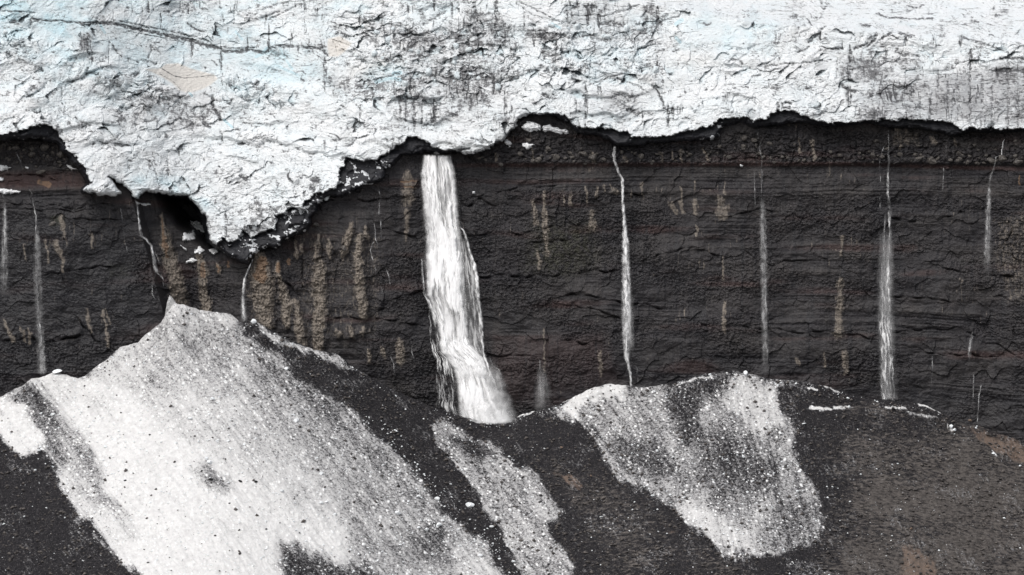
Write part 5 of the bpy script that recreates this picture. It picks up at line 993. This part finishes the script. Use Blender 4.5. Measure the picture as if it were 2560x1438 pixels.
# ice pinnacles and broken blocks standing out of the jumbled ice: parts of the glacier
GSM = blur(GY_, 3)
def gl_y(px, py): return float(GSM[int((py + 50) / STEP), int((px + 100) / STEP)])
k = 0
while k < 170:
    j = JUMBLE[rr.randrange(len(JUMBLE))][0]; x = rr.uniform(min(p[0] for p in j), max(p[0] for p in j)); y = rr.uniform(min(p[1] for p in j), max(p[1] for p in j))
    if not inside(np.array([x]), np.array([y]), j)[0] or (x > 590 and y > 500) or x < 5: continue
    s = 5 + rr.random() ** 2 * 15; o = bpy.data.objects.new('ice_pinnacle', SER[k % 5]); col.objects.link(o); o.parent = glacier
    o.location = at(x, y, gl_y(x, y) + .2); o.scale = (s * S * .6, s * S * .5, s * S * rr.uniform(.35, .7)); o.rotation_euler = (rr.uniform(-.5, .5), rr.uniform(-.7, .7), rr.uniform(0, 6)); k += 1
# snow patches left on the ledges
def patch(label, pts, dome=.7, lift=.4, rough=3.5, group='snow patches on the cliff ledges'):
    xs = [p[0] for p in pts]; ys = [p[1] for p in pts]
    PX, PY = np.meshgrid(np.arange(min(xs) - 8, max(xs) + 8, 1.0), np.arange(min(ys) - 8, max(ys) + 8, 1.0))
    wx = PX + rough * perlin(PX / 9., PY / 7., 601) + .5 * rough * perlin(PX / 3.5, PY / 3., 602); wy = PY + rough * perlin(PX / 9., PY / 7., 603) + .5 * rough * perlin(PX / 3.5, PY / 3., 604)
    d, _ = dist_line(wx, wy, pts + [pts[0]]); sd = np.where(inside(wx, wy, pts), d, -d)
    y = cliff_y(PX, PY) - lift - dome * np.sqrt(np.clip(sd, 0, 6) / 6) - .25 * fbm(PX / 7., PY / 5., 610, 3) + np.where(sd < 0, np.minimum(-sd, 3) * .5, 0)
    x, yy, z = at(PX, PY, y); Q = grid_quads(*PX.shape); keep = sd[:-1, :-1].ravel() > -1.6
    V, Q, _ = compact(np.stack([x, yy, z], -1).reshape(-1, 3), Q[keep], {})
    return tag(link('snow_patch', raw_mesh('snow_patch', V, Q, True), M_PATCH), label, 'snow patch', group)
patch('white snow strip on the upper shelf at the far left', [(-60,404),(0,412),(28,420),(15,425),(-60,424)])
patch('small snow scrap at the far left between two snow strips', [(-20,443),(8,446),(6,453),(-20,453)], rough=2)
patch('long white snow strip on the lower shelf at the far left', [(-60,466),(0,470),(25,473),(50,480),(30,484),(-60,482)])
patch('snow bits right of the long strip on the lower left shelf', [(33,476),(52,479),(46,482),(34,482)], rough=2)
patch('dot of snow beside the slender waterfall on the left shelf', [(63,417),(73,419),(70,422),(64,421)], rough=1.5)
patch('thin snow wedge on the shelf below the snow tongue at left', [(168,413),(180,418),(192,424),(180,424),(170,418)], rough=2)
patch('thin flat snow sliver beside the top of the fanning waterfall', [(350,508),(372,509),(376,512),(358,514)], rough=2)
patch('tiny snow knob touching the top of the fanning waterfall', [(340,504),(348,508),(346,511),(340,508)], rough=1.5)
patch('ragged snow patch in the mouth of the dark ice cave', [(478,553),(500,558),(515,570),(508,580),(495,574),(484,564)], rough=5)
patch('blocky white snow patch below the ice cave, the brightest one', [(458,582),(470,585),(484,577),(488,585),(484,600),(470,600),(456,604)], rough=4)
patch('star-shaped snow patch right below the ice cave', [(492,622),(500,614),(506,624),(514,630),(500,632),(484,634)], rough=4)
patch('small round snow patch next to the tip of the ice tongue', [(524,624),(536,620),(543,630),(536,635),(526,632)], rough=3)
patch('flat snow patch at the top of a tan rock rib', [(464,654),(480,646),(492,650),(486,656),(466,658)], rough=3)
patch('snow crust with pebbles under the arch of the ice cave at left', [(452,612),(462,618),(468,626),(458,624)], rough=4)
patch('large lumpy snow patch under the ice arch right of the broad waterfall', [(1304,318),(1316,306),(1336,305),(1350,314),(1350,326),(1330,328),(1312,326)], 1.0)
patch('long sloping snow patch under the ice arch, beside the large lumpy one', [(1356,316),(1372,312),(1394,320),(1420,326),(1424,335),(1400,334),(1376,328),(1360,328)], 1.0)
patch('small snow patch at the left foot of the ice arch', [(1260,350),(1268,349),(1279,360),(1274,365),(1262,358)])
patch('small snow patch below the large lumpy one under the arch', [(1306,362),(1318,359),(1334,361),(1330,368),(1320,372),(1310,368)])
patch('white ice lump lodged at the lip of the broad waterfall', [(1084,373),(1098,372),(1102,380),(1094,384),(1086,382)], 1.2, 1.4, 2)
patch('white dot of snow on the reddish ledge right of centre', [(1850,412),(1858,414),(1856,417),(1851,416)], rough=1)
patch('white dot of snow on the dark wall right of the broad waterfall', [(1181,479),(1187,479),(1187,484),(1181,484)], rough=1)
print('scene done', len(bpy.data.objects))
